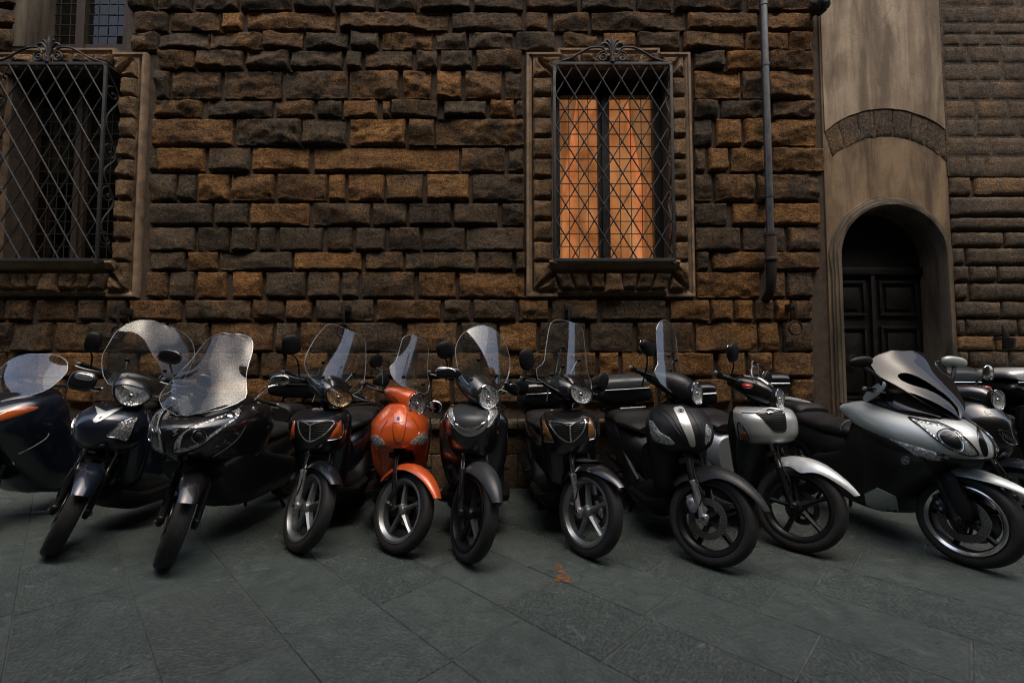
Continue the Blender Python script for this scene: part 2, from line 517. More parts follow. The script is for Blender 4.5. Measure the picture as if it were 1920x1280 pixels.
# ------------------------------------------------------------------ stones
def fbm(p, o=4):
    return noise.fractal(p, 0.8, 2.1, o)
def stone(parent, X0, X1, Z0, Z1, lvl, prot, rough, mat, grey=0.0, step=0.0165, name='stone', face=None, ypl=WALL, er=None):
    w, h = X1 - X0, Z1 - Z0
    cx, cz = (X0 + X1) / 2, (Z0 + Z1) / 2
    nx, nz = max(5, min(60, int(w / step))), max(5, min(22, int(h / step)))
    so = Vector((random.uniform(-90, 90), random.uniform(-90, 90), random.uniform(-90, 90)))
    amp = random.uniform(0.75, 1.25)
    # split faces: the block is bounded by a few random planes
    planes = [(rough * random.uniform(-.2, .9), random.uniform(-.22, .22) * rough / .05, random.uniform(-.45, .45) * rough / .05) for _ in range(4)]
    planes.append((rough * .35, 0, 0))
    er = er or 0.018
    V, F = [], []
    for j in range(nz + 1):
        for i in range(nx + 1):
            u, v = i / nx, j / nz
            u -= 0.05 * math.sin(2 * math.pi * u)
            v -= 0.05 * math.sin(2 * math.pi * v)
            x, z = (u - 0.5) * w, (v - 0.5) * h
            de = min(u * w, (1 - u) * w, v * h, (1 - v) * h)
            e = min(1, de / er)
            e = 1 - (1 - e) ** 2.2
            q = Vector((x * 6.0, z * 9.0, 0)) + so
            f = fbm(q, 5)
            rg = noise.ridged_multi_fractal(q * 0.7, 0.9, 2.2, 4, 1.0, 2.0) / 2.2 - 0.5
            pl = min(a_ + b_ * x + c_ * z for a_, b_, c_ in planes)
            y = -(prot * (0.50 + 0.50 * e) + e * (pl + rough * amp * (0.42 * f + 0.55 * rg)))
            k = 1 - min(1, de / .05)
            x += k * 0.010 * noise.noise(Vector((x * 14, z * 14, 3)) + so)
            z += k * 0.010 * noise.noise(Vector((x * 14, z * 14, 9)) + so)
            V.append((x, min(y, -0.02), z))
    idx = lambda i, j: j * (nx + 1) + i
    for j in range(nz):
        for i in range(nx):
            F.append((idx(i, j), idx(i + 1, j), idx(i + 1, j + 1), idx(i, j + 1)))
    per = [idx(i, 0) for i in range(nx)] + [idx(nx, j) for j in range(nz)] + [idx(i, nz) for i in range(nx, 0, -1)] + [idx(0, j) for j in range(nz, 0, -1)]
    b0 = len(V)
    for p in per:
        V.append((V[p][0] * 1.01, 0.01, V[p][2] * 1.01))
    m = len(per)
    for k in range(m):
        F.append((per[k], b0 + k, b0 + (k + 1) % m, per[(k + 1) % m]))
    o = mesh(name, V, F, mat, parent, angle=60, loc=(cx, ypl, cz))
    o.color = (lvl, grey, 0, 1)
    return o
def stone_poly(parent, pts, lvl, prot, rough, mat, name='stone', n_edge=5, ypl=WALL, bev=0.02):
    """a dressed block with a polygonal face; pts are (X, Z) in the wall plane"""
    P = []
    for i in range(len(pts)):
        a, b = pts[i], pts[(i + 1) % len(pts)]
        for k in range(n_edge):
            t = k / n_edge
            P.append((a[0] + (b[0] - a[0]) * t, a[1] + (b[1] - a[1]) * t))
    cx, cz = sum(p[0] for p in P) / len(P), sum(p[1] for p in P) / len(P)
    so = Vector((random.uniform(-90, 90), random.uniform(-90, 90), 0))
    V, F = [], []
    rings = ((1.0, 0.0), (1.0, 0.6), (None, 0.95), (0.62, 1.0), (0.33, 1.0))
    n = len(P)
    for r, dpt in rings:
        for p in P:
            dx, dz = p[0] - cx, p[1] - cz
            l = math.hypot(dx, dz) + 1e-9
            s = r if r is not None else max(0.4, 1 - bev / l)
            x, z = dx * s, dz * s
            y = -prot * dpt - (rough * fbm(Vector((x * 9, z * 9, 0)) + so) if (r is None or r < 1) else 0)
            V.append((x, y, z))
    V.append((0, -prot - rough * fbm(so), 0))
    for k in range(len(rings) - 1):
        for i in range(n):
            F.append((k * n + i, k * n + (i + 1) % n, (k + 1) * n + (i + 1) % n, (k + 1) * n + i))
    for i in range(n):
        F.append(((len(rings) - 1) * n + i, (len(rings) - 1) * n + (i + 1) % n, len(rings) * n))
    me_o = mesh(name, V, F, mat, parent, angle=60, loc=(cx, ypl, cz))
    bm = bmesh.new(); bm.from_mesh(me_o.data); bmesh.ops.recalc_face_normals(bm, faces=bm.faces); bm.to_mesh(me_o.data); bm.free()
    me_o.color = (lvl, 0, 0, 1)
    return me_o

palace = tag(empty('palace', (-1.5, WALL, 0)), 'brown rusticated stone palace front with barred windows behind the scooters', 'building')
PAL = empty  # (keeps the helper name short below)
def pal(o):
    """parent to the palace but keep world placement"""
    o.location = Vector(o.location) - palace.location
    o.parent = palace
    return o

COURSES = [
 (-116, -78, 2, [(-70,30,.3),(250,340,.2),(350,470,.3),(480,560,.1),(570,700,.4),(712,800,.1),(810,930,.3),(940,1060,.2),(1070,1170,.3),(1180,1300,.4),(1310,1420,.3),(1430,1520,.4)]),
 (-70, -34, 2, [(-70,30,.3),(240,320,.2),(330,410,.1),(420,540,.3),(550,640,.1),(650,760,.4),(772,860,.1),(870,990,.3),(1000,1100,.2),(1110,1230,.3),(1240,1340,.4),(1350,1425,.3),(1435,1522,.4)]),
 (-26, 8, 30, [(236,284,.1),(290,352,.1),(360,440,.1),(447,540,.05),(548,618,.1),(625,700,.1),(707,778,.1),(786,880,.1),(888,980,.1),(988,1085,.1),(1093,1190,.1),(1198,1262,.1),(1270,1396,.2),(1409,1525,.4)]),
 (16, 45, 2, [(241,302,.2),(311,402,.3),(409,446,.85),(457,623,.6),(633,838,.35),(846,980,.2),(986,1028,.35),(1038,1105,.35),(1112,1288,.3),(1295,1426,.4),(1433,1533,.6)]),
 (54, 81, 2, [(236,285,.2),(289,381,.15),(387,484,.4),(488,561,.35),(568,648,.05),(654,706,.1),(714,808,.5),(816,873,.1),(878,961,.1),(968,1041,.15),(1058,1122,.4),(1135,1195,.75),(1200,1279,.3),(1287,1400,.35),(1405,1485,.6),(1488,1531,.75)]),
 (89, 118, 2, [(295,354,.45),(361,447,.3),(456,535,.15),(541,636,.1),(645,673,.15),(681,769,.1),(778,817,.1),(824,884,.1),(892,978,.3),(1308,1364,.1),(1371,1440,.9),(1448,1535,.45)]),
 (127, 174, 2, [(289,306,.1),(313,404,.3),(412,520,.35),(530,646,.2),(652,743,.45),(753,805,.6),(817,863,.7),(871,940,.35),(947,978,.2),(1308,1394,.65),(1400,1438,.2),(1446,1535,.6)]),
 (183, 209, 2, [(286,367,.5),(380,502,.2),(511,581,.35),(589,635,.2),(640,703,.85),(714,727,.5),(731,818,.3),(831,910,.0),(919,963,.95),(968,981,.1),(1308,1352,.1),(1360,1448,.2),(1457,1537,.4)]),
 (218, 263, 2, [(282,427,.62),(436,557,.1),(561,644,.15),(652,757,.95),(764,811,.4),(816,982,.4),(1308,1340,.0),(1350,1396,.8),(1404,1439,.7),(1448,1539,.85)]),
 (274, 313, 1, [(280,291,.0),(296,375,.95),(385,461,.15),(468,574,.95),(585,858,.8),(865,946,.3),(954,981,.1),(1308,1326,.1),(1334,1370,.85),(1376,1440,.7),(1450,1552,.65)]),
 (324, 369, 1, [(281,321,.1),(327,358,.1),(365,421,.75),(429,508,.55),(517,607,.5),(613,642,1.1),(650,716,.75),(721,790,.35),(799,878,.75),(886,983,.1),(1308,1339,.2),(1346,1420,.5),(1427,1444,.4),(1452,1544,.35)]),
 (379, 415, 0, [(281,389,.0),(397,457,-.1),(463,574,.75),(584,690,.2),(696,759,.1),(765,844,.0),(850,933,-.1),(942,983,.0),(1308,1368,.05),(1381,1444,.9),(1452,1544,.95)]),
 (425, 465, 0, [(279,356,.0),(364,421,.0),(428,473,.0),(482,510,.0),(519,599,-.1),(610,656,.1),(664,719,.1),(728,784,.05),(791,869,.0),(874,982,.0),(1310,1391,.0),(1399,1477,.1),(1485,1545,.2)]),
 (471, 501, 0, [(280,339,.1),(345,399,.65),(406,541,.1),(547,673,.8),(682,752,.3),(758,890,.2),(896,961,.2),(968,986,.4),(1311,1332,.1),(1342,1440,.6),(1449,1541,.5)]),
 (509, 553, 0, [(274,304,.3),(310,354,.1),(363,416,.85),(430,484,.9),(494,567,.15),(574,631,.2),(637,667,.2),(676,773,.3),(783,852,.65),(860,984,.65),(1312,1430,.75),(1449,1478,.5),(1484,1530,.15)]),
 (562, 596, 0, [(-60,-8,.2),(0,45,.3),(58,128,.35),(137,183,.2),(195,227,.25),(234,330,.4),(340,463,.15),(469,525,.3),(531,579,.5),(588,696,.1),(703,823,.55),(831,880,.2),(887,967,.1),(974,1029,.5),(1036,1122,.2),(1132,1252,.15),(1262,1334,.9),(1340,1379,.7),(1385,1417,.95),(1423,1456,.6),(1461,1487,.95),(1491,1530,.3)]),
 (605, 656, 0, [(-80,10,.2),(15,83,.2),(94,156,.3),(161,219,.2),(226,300,.25),(307,382,.2),(389,504,.5),(512,549,.2),(559,638,.4),(645,751,.1),(761,855,.5),(865,930,.1),(937,1006,.75),(1014,1098,.15),(1108,1189,.05),(1199,1303,.3),(1310,1425,.65),(1431,1465,.7),(1477,1530,.25)]),
 (662, 703, 0, [(-70,-4,.3),(2,54,.3),(61,190,.9),(197,248,.2),(254,312,.85),(320,397,.3),(404,477,.3),(485,525,.4),(532,608,.9),(618,699,.35),(706,770,.15),(778,840,.2),(846,900,.3),(906,980,.5),(988,1040,.3),(1046,1118,.4),(1126,1162,.65),(1170,1228,.85),(1235,1263,.4),(1270,1342,1.0),(1352,1402,.85),(1409,1452,.65),(1457,1531,.5)]),
 (712, 753, 0, [(-60,-12,.3),(-4,46,.5),(53,110,.85),(116,160,.85),(168,240,.2),(246,328,.3),(336,372,.4),(380,528,.9),(536,610,.3),(618,700,.3),(708,800,.4),(808,842,.85),(850,930,.3),(938,1010,.3),(1018,1090,.3),(1098,1192,.4),(1200,1232,.9),(1240,1300,.3),(1309,1375,.75),(1382,1484,.4),(1491,1533,.45)]),
]
nstone = 0
for ci, (ya, yb, rk, segs) in enumerate(COURSES):
    rough = {30: .042, 2: .046, 1: .036, 0: .028}[rk]
    prot = {30: .085, 2: .080, 1: .074, 0: .068}[rk]
    for (xa, xb, lv) in segs:
        if 270 < xa < 297 and ya > 84:
            xa -= 7
        ym = (ya + yb) / 2
        fy = FACE - (0.02 if rk == 2 else 0)
        A, B = at(xa, ym, fy), at(xb, ym, fy)
        zt, zb = at((xa + xb) / 2, ya - 1, fy).z, at((xa + xb) / 2, yb + 2.5, fy).z
        rr = rough * (0.45 if lv < 0 else 1) * random.uniform(.8, 1.2)
        o = stone(palace, A.x, B.x, zb, zt, max(lv, 0) + random.uniform(-.06, .06), prot * random.uniform(.88, 1.12), rr, MAT['rock'], grey=random.uniform(0, .8) * (1 if lv < .3 else .3))
        pal(o)
        nstone += 1
# stones left of the upper window at the edge of the picture
for (xa, xb, ya, yb) in ((-60, 32, -26, 10), (-70, 30, 16, 46), (-60, 27, 55, 94)):
    A, B = at(xa, (ya + yb) / 2, FACE), at(xb, (ya + yb) / 2, FACE)
    pal(stone(palace, A.x, B.x, at(0, yb, FACE).z, at(0, ya, FACE).z, .3, .13, .05, MAT['rock'], .4)); nstone += 1
print('stones', nstone)

# ---- window geometry, measured on the lit window; the left one is the same window 6.235 m further left
def wz(py, Y=FACE):
    return at(1150, py, Y).z
def wx(px, py, Y=FACE):
    return at(px, py, Y).x
OX0, OX1 = 0.462, 1.790            # clear opening
OZ0, OZ1 = wz(492, 5.05), wz(126, 5.05)
WINS = (0.0, -6.235)
UPW = (at(62, 40, 5.1).x, at(240, 40, 5.1).x, at(0, 95, 5.1).z, 6.4)      # upper left window opening
BAY0, BAY1 = 3.57, 4.955
# ---- palace wall: one sheet of mortar bed with the three openings cut out
def wall_with_holes(name, x0, x1, z0, z1, holes, y0, thick, mat, parent):
    xs = sorted({x0, x1} | {v for h in holes for v in h[:2]})
    zs = sorted({z0, z1} | {v for h in holes for v in h[2:]})
    bm = bmesh.new()
    for i in range(len(xs) - 1):
        for j in range(len(zs) - 1):
            cx, cz = (xs[i] + xs[i + 1]) / 2, (zs[j] + zs[j + 1]) / 2
            if any(h[0] < cx < h[1] and h[2] < cz < h[3] for h in holes):
                continue
            box_bm(bm, xs[i], xs[i + 1], y0, y0 + thick, zs[j], zs[j + 1])
    bmesh.ops.remove_doubles(bm, verts=bm.verts, dist=1e-5)
    seen = {}
    for f in list(bm.faces):
        k = tuple(round(c, 4) for c in f.calc_center_median())
        if k in seen:
            bm.faces.remove(f) if f.is_valid else None
            if seen[k].is_valid:
                bm.faces.remove(seen[k])
        else:
            seen[k] = f
    return from_bm(name, bm, mat, parent, smooth=False)
holes = [(OX0 + d, OX1 + d, OZ0, OZ1) for d in WINS] + [UPW]
o = wall_with_holes('wall', -28, BAY0, -0.02, 12.4, holes, WALL, 0.5, MAT['mortar'], None)
pal(o)
bm = bmesh.new()
box_bm(bm, -28.1, BAY0 - 0.02, 4.55, 5.4, 12.4, 12.9, 0.03)
box_bm(bm, -28.1, BAY0 - 0.02, 4.8, 5.4, 12.15, 12.39, 0.03)
pal(from_bm('cornice', bm, MAT['moulding'], None))

def ribbon(path, w, prof, closed=True):
    """mitred moulding along a path of (X, Z); prof = [(offset across 0..w, Y), ...]"""
    n = len(path)
    V, F = [], []
    def nrm(a, b):
        d = Vector((b[0] - a[0], b[1] - a[1])).normalized()
        return Vector((d.y, -d.x))
    for i, p in enumerate(path):
        a, c = path[i - 1], path[(i + 1) % n]
        n0, n1 = nrm(a, p), nrm(p, c)
        m = (n0 + n1)
        m = m / max(0.3, m.dot(n1))
        for off, y in prof:
            V.append((p[0] + m.x * off, y, p[1] + m.y * off))
    k = len(prof)
    for i in range(n):
        j = (i + 1) % n
        for q in range(k - 1):
            F.append((i * k + q, i * k + q + 1, j * k + q + 1, j * k + q))
    return V, F
def spiral(c, r0, r1, a0, a1, n, Y, sx=1):
    out = []
    for i in range(n):
        t = i / (n - 1)
        r = r0 + (r1 - r0) * t
        a = a0 + (a1 - a0) * t
        out.append((c[0] + sx * r * math.cos(a), Y, c[1] + r * math.sin(a)))
    return out

def build_window(dx, lit):
    T = lambda px, py, Y=FACE: (at(px, py, Y).x + dx, at(px, py, Y).z)
    # outer moulding with the stepped corners
    path = [T(987, 556), T(987, 94), T(1045, 94), T(1045, 86), T(1240, 86), T(1240, 94), T(1296, 94), T(1307, 556), T(1250, 556), T(1250, 549), T(1047, 549), T(1047, 556)]
    xl, xr = path[0][0], path[7][0]
    path = [(xl if i in (0, 1) else xr if i in (6, 7) else p[0], p[1]) for i, p in enumerate(path)]
    V, F = ribbon(path, 0.07, [(0, WALL), (0, 5.040), (0.010, 5.022), (0.032, 5.022), (0.042, 5.038), (0.060, 5.046), (0.072, 5.062), (0.072, WALL)])
    sur = pal(mesh('window_surround', V, F, MAT['moulding'], None, angle=30))
    bm = bmesh.new(); bm.from_mesh(sur.data); bmesh.ops.recalc_face_normals(bm, faces=bm.faces); bm.to_mesh(sur.data); bm.free()
    def sub(o, parent):                        # first-level parts stand at the world origin
        o.parent = parent
        return o
    xi0, xi1 = path[0][0] + 0.085, path[7][0] - 0.085
    ox0, ox1 = OX0 + dx, OX1 + dx
    rows = [(146, 178), (183, 217), (221, 254), (260, 293), (299, 331), (337, 370), (376, 410), (415, 448), (454, 488)]
    # backing slab between moulding and opening, a little proud of the mortar
    bm = bmesh.new()
    zt0, zb0 = path[1][1] - 0.02, path[0][1] + 0.02
    for (a, b, c, d) in ((xi0, ox0, zb0, zt0), (ox1, xi1, zb0, zt0), (ox0, ox1, OZ1, zt0), (ox0, ox1, zb0, OZ0)):
        box_bm(bm, a, b, 5.045, WALL + 0.001, c, d)
    sub(from_bm('backing', bm, MAT['moulding'], None, smooth=False), sur)
    for (ya, yb) in rows:
        for (a, b) in ((xi0, ox0 - 0.012), (ox1 + 0.012, xi1)):
            sub(stone(None, a, b, wz(yb), wz(ya), random.uniform(.35, .75), .075, .03, MAT['trim_rock'], name='block', step=0.02, ypl=5.046), sur)
    # corner blocks cut on the mitre, top and bottom
    zc, zo = wz(142), path[1][1] - 0.085
    for s, (xo, xi) in ((1, (xi0, ox0 - 0.012)), (-1, (xi1, ox1 + 0.012))):
        sub(stone_poly(None, [(xo, zc), (xi, zc - 0.0), (xo + s * 0.02, zo - 0.03)], .6, .07, .03, MAT['trim_rock'], 'block', ypl=5.046), sur)
        sub(stone_poly(None, [(xo + s * 0.05, zo), (xi + s * 0.10, zo), (xi + s * 0.05, zc + 0.03)], .6, .07, .03, MAT['trim_rock'], 'block', ypl=5.046), sur)
        zb_, zd = wz(492), wz(540)
        sub(stone_poly(None, [(xo, zb_), (xi, zb_), (xi, zb_ - 0.12), (xo, zd)], .5, .07, .03, MAT['trim_rock'], 'block', ypl=5.046), sur)
        sub(stone_poly(None, [(xo + s * 0.05, zd - 0.01), (xi + s * 0.06, zd - 0.01), (xi + s * 0.03, zb_ - 0.16)], .5, .07, .03, MAT['trim_rock'], 'block', ypl=5.046), sur)
    # lintel blocks
    xs = np.linspace(ox0 + 0.10, ox1 - 0.10, 6)
    for i in range(5):
        f = (i - 2) * 0.012
        sub(stone_poly(None, [(xs[i] + 0.012 - f * .3, OZ1 + 0.012), (xs[i + 1] - 0.012 - f * .3, OZ1 + 0.012), (xs[i + 1] - 0.010 + f, path[4][1] - 0.10), (xs[i] + 0.010 + f, path[4][1] - 0.10)], .7, .07, .03, MAT['trim_rock'], 'block', ypl=5.046), sur)
    # blocks under the sill, the middle one a long keystone
    xs = np.linspace(ox0 + 0.02, ox1 - 0.02, 8)
    z1, z0 = wz(513), wz(541)
    for i in range(7):
        f = (i - 3) * 0.014
        key = i == 3
        a, b = xs[i] + 0.014, xs[i + 1] - 0.014
        e = 0.035 if key else 0
        sub(stone_poly(None, [(a + f * .3, z1), (b + f * .3, z1), (b - f * 1.2 + e, z0 - (0.045 if key else 0)), (a - f * 1.2 - e, z0 - (0.045 if key else 0))], .35 if not key else .6, .075 + (.03 if key else 0), .02, MAT['trim_rock'], 'block', ypl=5.046), sur)
    # worn sill
    V, F = [], []
    n = 28
    so = random.uniform(0, 50)
    for i in range(n + 1):
        x = ox0 - 0.05 + (ox1 - ox0 + 0.10) * i / n
        k = 0.02 * noise.noise(Vector((x * 3, so, 0))) + 0.03 * max(0, noise.noise(Vector((x * 1.7, so, 4))))
        for (y, z) in ((5.3, OZ0 + 0.002), (4.93 + k * 1.3, OZ0 + 0.002), (4.915 + k * 1.6, OZ0 - 0.02 - k * .6), (4.935 + k, OZ0 - 0.05), (4.99, OZ0 - 0.085), (5.3, OZ0 - 0.085)):
            V.append((x, y, z))
    for i in range(n):
        for q in range(6):
            F.append((i * 6 + q, (i + 1) * 6 + q, (i + 1) * 6 + (q + 1) % 6, i * 6 + (q + 1) % 6))
    F += [(0, 1, 2, 3, 4, 5), tuple(n * 6 + q for q in (5, 4, 3, 2, 1, 0))]
    sl = sub(mesh('sill', V, F, MAT['moulding'], None, angle=40), sur)
    bm = bmesh.new(); bm.from_mesh(sl.data); bmesh.ops.recalc_face_normals(bm, faces=bm.faces); bm.to_mesh(sl.data); bm.free()

    # ---- casements set back in the opening
    YP = 5.34
    lx = lambda px: at(px, 330, YP).x + dx
    top, bot = at(1130, 183, YP).z, at(1130, 483, YP).z - 0.02
    bm = bmesh.new()
    zl = OZ1 - 0.003
    x_a, x_b, x_c, x_d = lx(1049), lx(1121), lx(1142), lx(1224)
    box_bm(bm, ox0 - 0.02, x_a, YP - 0.05, YP + 0.05, OZ0 - 0.02, zl)
    box_bm(bm, x_d, ox1 + 0.02, YP - 0.05, YP + 0.05, OZ0 - 0.02, zl)
    box_bm(bm, x_a, x_d, YP - 0.045, YP + 0.05, top, zl)
    box_bm(bm, x_a, x_d, YP - 0.045, YP + 0.05, OZ0 - 0.02, bot)
    box_bm(bm, x_b, x_c, YP - 0.047, YP + 0.05, bot, top)
    box_bm(bm, (x_b + x_c) / 2 - 0.028, (x_b + x_c) / 2 + 0.028, YP - 0.075, YP - 0.047, bot, top)
    win = pal(from_bm('window', bm, MAT['dark_wood'] if lit else MAT['brown_wood'], None, smooth=False))
    nr, ncol = 13, 4
    wpane = None
    for (a, b) in ((x_a, x_b), (x_c, x_d)):
        pw, ph = (b - a) / ncol, (top - bot) / nr
        me = bpy.data.meshes.new('pane')
        me.from_pydata([(-pw / 2 + .003, 0, -ph / 2 + .003), (pw / 2 - .003, 0, -ph / 2 + .003), (pw / 2 - .003, 0, ph / 2 - .003), (-pw / 2 + .003, 0, ph / 2 - .003),
                        (-pw / 2 + .003, .003, -ph / 2 + .003), (pw / 2 - .003, .003, -ph / 2 + .003), (pw / 2 - .003, .003, ph / 2 - .003), (-pw / 2 + .003, .003, ph / 2 - .003)],
                       [], [(0, 1, 2, 3), (7, 6, 5, 4), (0, 4, 5, 1), (1, 5, 6, 2), (2, 6, 7, 3), (3, 7, 4, 0)])
        me.materials.append(MAT['pane'])
        bm = bmesh.new()
        for i in range(1, ncol):
            box_bm(bm, a + i * pw - .0035, a + i * pw + .0035, YP - .006, YP + .006, bot, top)
        for j in range(1, nr):
            box_bm(bm, a, b, YP - .007, YP + .007, bot + j * ph - .0035, bot + j * ph + .0035)
        sub(from_bm('leading', bm, MAT['lead'], None, smooth=False), win)
        for i in range(ncol):
            for j in range(nr):
                p = link('pane', me, win, (a + (i + .5) * pw, YP, bot + (j + .5) * ph))
                p.rotation_euler = (random.gauss(0, .006), 0, random.gauss(0, .006))
    # unlit room box behind
    bm = bmesh.new()
    box_bm(bm, ox0 - 0.3, ox1 + 0.3, YP + 0.06, YP + 1.6, OZ0 - 0.3, OZ1 + 0.2)
    for f in list(bm.faces):
        if f.calc_center_median().y < YP + 0.1:
            bm.faces.remove(f)
    bmesh.ops.reverse_faces(bm, faces=bm.faces)
    me = bpy.data.meshes.new('room'); bm.to_mesh(me); bm.free(); me.materials.append(MAT['void'])
    sub(link('room', me), win)
    # reveals are the cut wall; inner shutter boards on the unlit window
    if not lit:
        for (a, b) in ((x_a + .02, x_b - .01), (x_c + .01, x_d - .02)):
            for k in range(2):
                z0_, z1_ = bot + (top - bot) * (.52 + .24 * k) + .02, bot + (top - bot) * (.76 + .24 * k) - .02
                sub(box('shutter_board', a, b, YP + .035, YP + .055, z0_, z1_, MAT['brown_wood'], None, .006), win)
    else:
        V, F = [], []
        n = 60
        for i in range(n + 1):
            x = ox0 - .1 + (ox1 - ox0 + .2) * i / n
            y = YP + .32 + .03 * math.sin(i * .55) + .02 * math.sin(i * 1.27 + 1) + .05 * math.sin(i * .13)
            V += [(x, y, bot - .2), (x, y + .01 * math.sin(i * .9), (bot + top) / 2), (x, y, top + .2)]
        for i in range(n):
            for q in range(2):
                F.append((i * 3 + q, (i + 1) * 3 + q, (i + 1) * 3 + q + 1, i * 3 + q + 1))
        c = mesh('backdrop', V, F, MAT['backdrop'], None, angle=80)  # added folded sheet, stands in for the room's lit wall
        for s_, x_e in ((1, x_a - .06), (-1, x_d + .06)):
            Vd, Fd = [], []
            for i in range(25):
                t_ = i / 24
                wd = .10 + .20 * (1 - t_) ** 2.2 + .015 * math.sin(t_ * 9)
                for j in range(7):
                    u_ = j / 6
                    Vd.append((x_e + s_ * wd * u_, YP + .20 + .018 * math.sin(j * 2.1 + t_ * 2), top + .1 - (top - bot + .2) * t_))
            for i in range(24):
                for j in range(6):
                    Fd.append((i * 7 + j, i * 7 + j + 1, (i + 1) * 7 + j + 1, (i + 1) * 7 + j))
            mesh('drape', Vd, Fd, MAT['drape'], c, angle=80)
        tag(c, 'orange curtain glowing in place of the lit room wall behind the right barred window', 'backdrop')
    # ---- wrought iron grille standing off the wall
    GY = 4.86
    gx0, gx1 = at(1040, 300, GY).x + dx, at(1261, 300, GY).x + dx
    gz1, gz0 = at(1150, 121, GY).z, at(1150, 486, GY).z
    bm = bmesh.new()
    t = .016
    box_bm(bm, gx0 - t, gx1 + t, GY - .012, GY + .012, gz1 - .012, gz1 + .022, .004)
    box_bm(bm, gx0 - t, gx1 + t, GY - .014, GY + .014, gz0 - .030, gz0 + .010, .004)
    box_bm(bm, gx0 - t, gx0 + t, GY - .013, GY + .013, gz0 + .010, gz1 - .012, .004)
    box_bm(bm, gx1 - t, gx1 + t, GY - .013, GY + .013, gz0 + .010, gz1 - .012, .004)
    for x in (gx0, gx1):                       # returns to the wall, with feet
        box_bm(bm, x - .010, x + .010, GY + .012, 5.08, gz1 - .008, gz1 + .014, .003)
        box_bm(bm, x - .010, x + .010, GY + .014, 5.08, gz0 - .024, gz0 + .004, .003)
        box_bm(bm, x - .02, x + .02, GY - .02, GY + .02, gz0 - .055, gz0 - .030, .004)
    gr = pal(from_bm('window_grille', bm, MAT['iron'], None))
    NC, NR = 6.2, 6.2
    cw, ch = (gx1 - gx0) / NC, (gz1 - gz0) / NR
    def clipped(x0, z0, sgn):
        # bar through (x0, z0) with slope sgn * ch / cw, clipped to the frame
        pts = []
        m = sgn * ch / cw
        for x in (gx0, gx1):
            z = z0 + m * (x - x0)
            if gz0 <= z <= gz1:
                pts.append((x, z))
        for z in (gz0, gz1):
            x = x0 + (z - z0) / m
            if gx0 < x < gx1:
                pts.append((x, z))
        return pts[:2] if len(pts) >= 2 else None
    nodes = []
    for k in range(-8, 16):
        for sgn, yo in ((-1, -.007), (1, .007)):
            x0 = gx0 + .012 + k * cw
            c = clipped(x0, gz1, sgn)
            if c is None or math.dist(*c) < .05:
                continue
            (xa, za), (xb, zb) = c
            V, F = tube_geo([(xa, GY + yo, za), (xb, GY + yo, zb)], .0078, 6)
            sub(mesh('bar', V, F, MAT['iron'], None, angle=40), gr)
    for k in range(-8, 16):
        for l in range(0, 14):
            x = gx0 + .012 + k * cw + (l % 2) * cw / 2
            z = gz1 - l * ch / 2
            if gx0 + .02 < x < gx1 - .02 and gz0 + .02 < z < gz1 - .02:
                nodes.append((x, z))
    bm = bmesh.new()
    for (x, z) in nodes:
        bmesh.ops.create_uvsphere(bm, u_segments=6, v_segments=4, radius=.0145, matrix=Matrix.Translation((x, GY - .004, z)))
    cl = sub(from_bm('collars', bm, MAT['iron'], None), gr)
    cl['kind'] = 'stuff'
    # cresting: two long scrolled arms, two volutes, a fleuron in the middle
    cxm = (gx0 + gx1) / 2
    zb = gz1 + .02
    for s in (-1, 1):
        arm = crom([(cxm + s * (gx1 - gx0) * .49, GY, zb), (cxm + s * .47, GY, zb + .045), (cxm + s * .36, GY, zb + .11), (cxm + s * .25, GY, zb + .165), (cxm + s * .14, GY, zb + .175), (cxm + s * .09, GY, zb + .15), (cxm + s * .07, GY, zb + .10)], 24)
        sub(mesh('scroll', *tube_geo(arm, .011, 6), MAT['iron'], None, angle=50), gr)
        sub(mesh('scroll', *tube_geo(spiral((cxm + s * .105, zb + .062), .060, .010, R(100), R(100 - 560), 34, GY - .004, s), .010, 6), MAT['iron'], None, angle=50), gr)
        leaf = crom([(cxm + s * .012, GY, zb + .09), (cxm + s * .03, GY, zb + .17), (cxm + s * .075, GY, zb + .215), (cxm + s * .115, GY, zb + .205), (cxm + s * .12, GY, zb + .185)], 14)
        sub(mesh('leaf', *tube_geo(leaf, [.011 + .006 * math.sin(i / 13 * 3.1) for i in range(14)], 6), MAT['iron'], None, angle=50), gr)
        leaf = crom([(cxm + s * .008, GY, zb + .10), (cxm + s * .016, GY, zb + .19), (cxm + s * .045, GY, zb + .245), (cxm + s * .07, GY, zb + .25)], 12)
        sub(mesh('leaf', *tube_geo(leaf, [.010 + .004 * math.sin(i / 11 * 3.1) for i in range(12)], 6), MAT['iron'], None, angle=50), gr)
    sub(mesh('fleuron', *tube_geo([(cxm, GY, zb), (cxm, GY, zb + .06), (cxm, GY, zb + .07), (cxm, GY, zb + .16), (cxm, GY, zb + .21), (cxm, GY, zb + .25), (cxm, GY, zb + .31)], [.03, .03, .014, .012, .024, .018, .002], 8), MAT['iron'], None, angle=50), gr)
    # side panels of scrolls
    for s, x in ((-1, gx0), (1, gx1)):
        def Yz(y, z):
            return (x, y, z)
        H = gz1 - gz0
        for (zc, zh) in ((gz1 - H * .13, .22), (gz1 - H * .44, .26), (gz1 - H * .66, .26), (gz0 + H * .11, .22)):
            P = []
            for i in range(26):
                t = i / 25
                a = R(90) + t * R(420)
                r = .085 * (1 - t) + .012
                P.append((x, GY + .10 + r * math.cos(a), zc + zh * .35 * (1 - t) * math.sin(a) / .9))
            sub(mesh('scroll', *tube_geo(P, .008, 5), MAT['iron'], None, angle=50), gr)
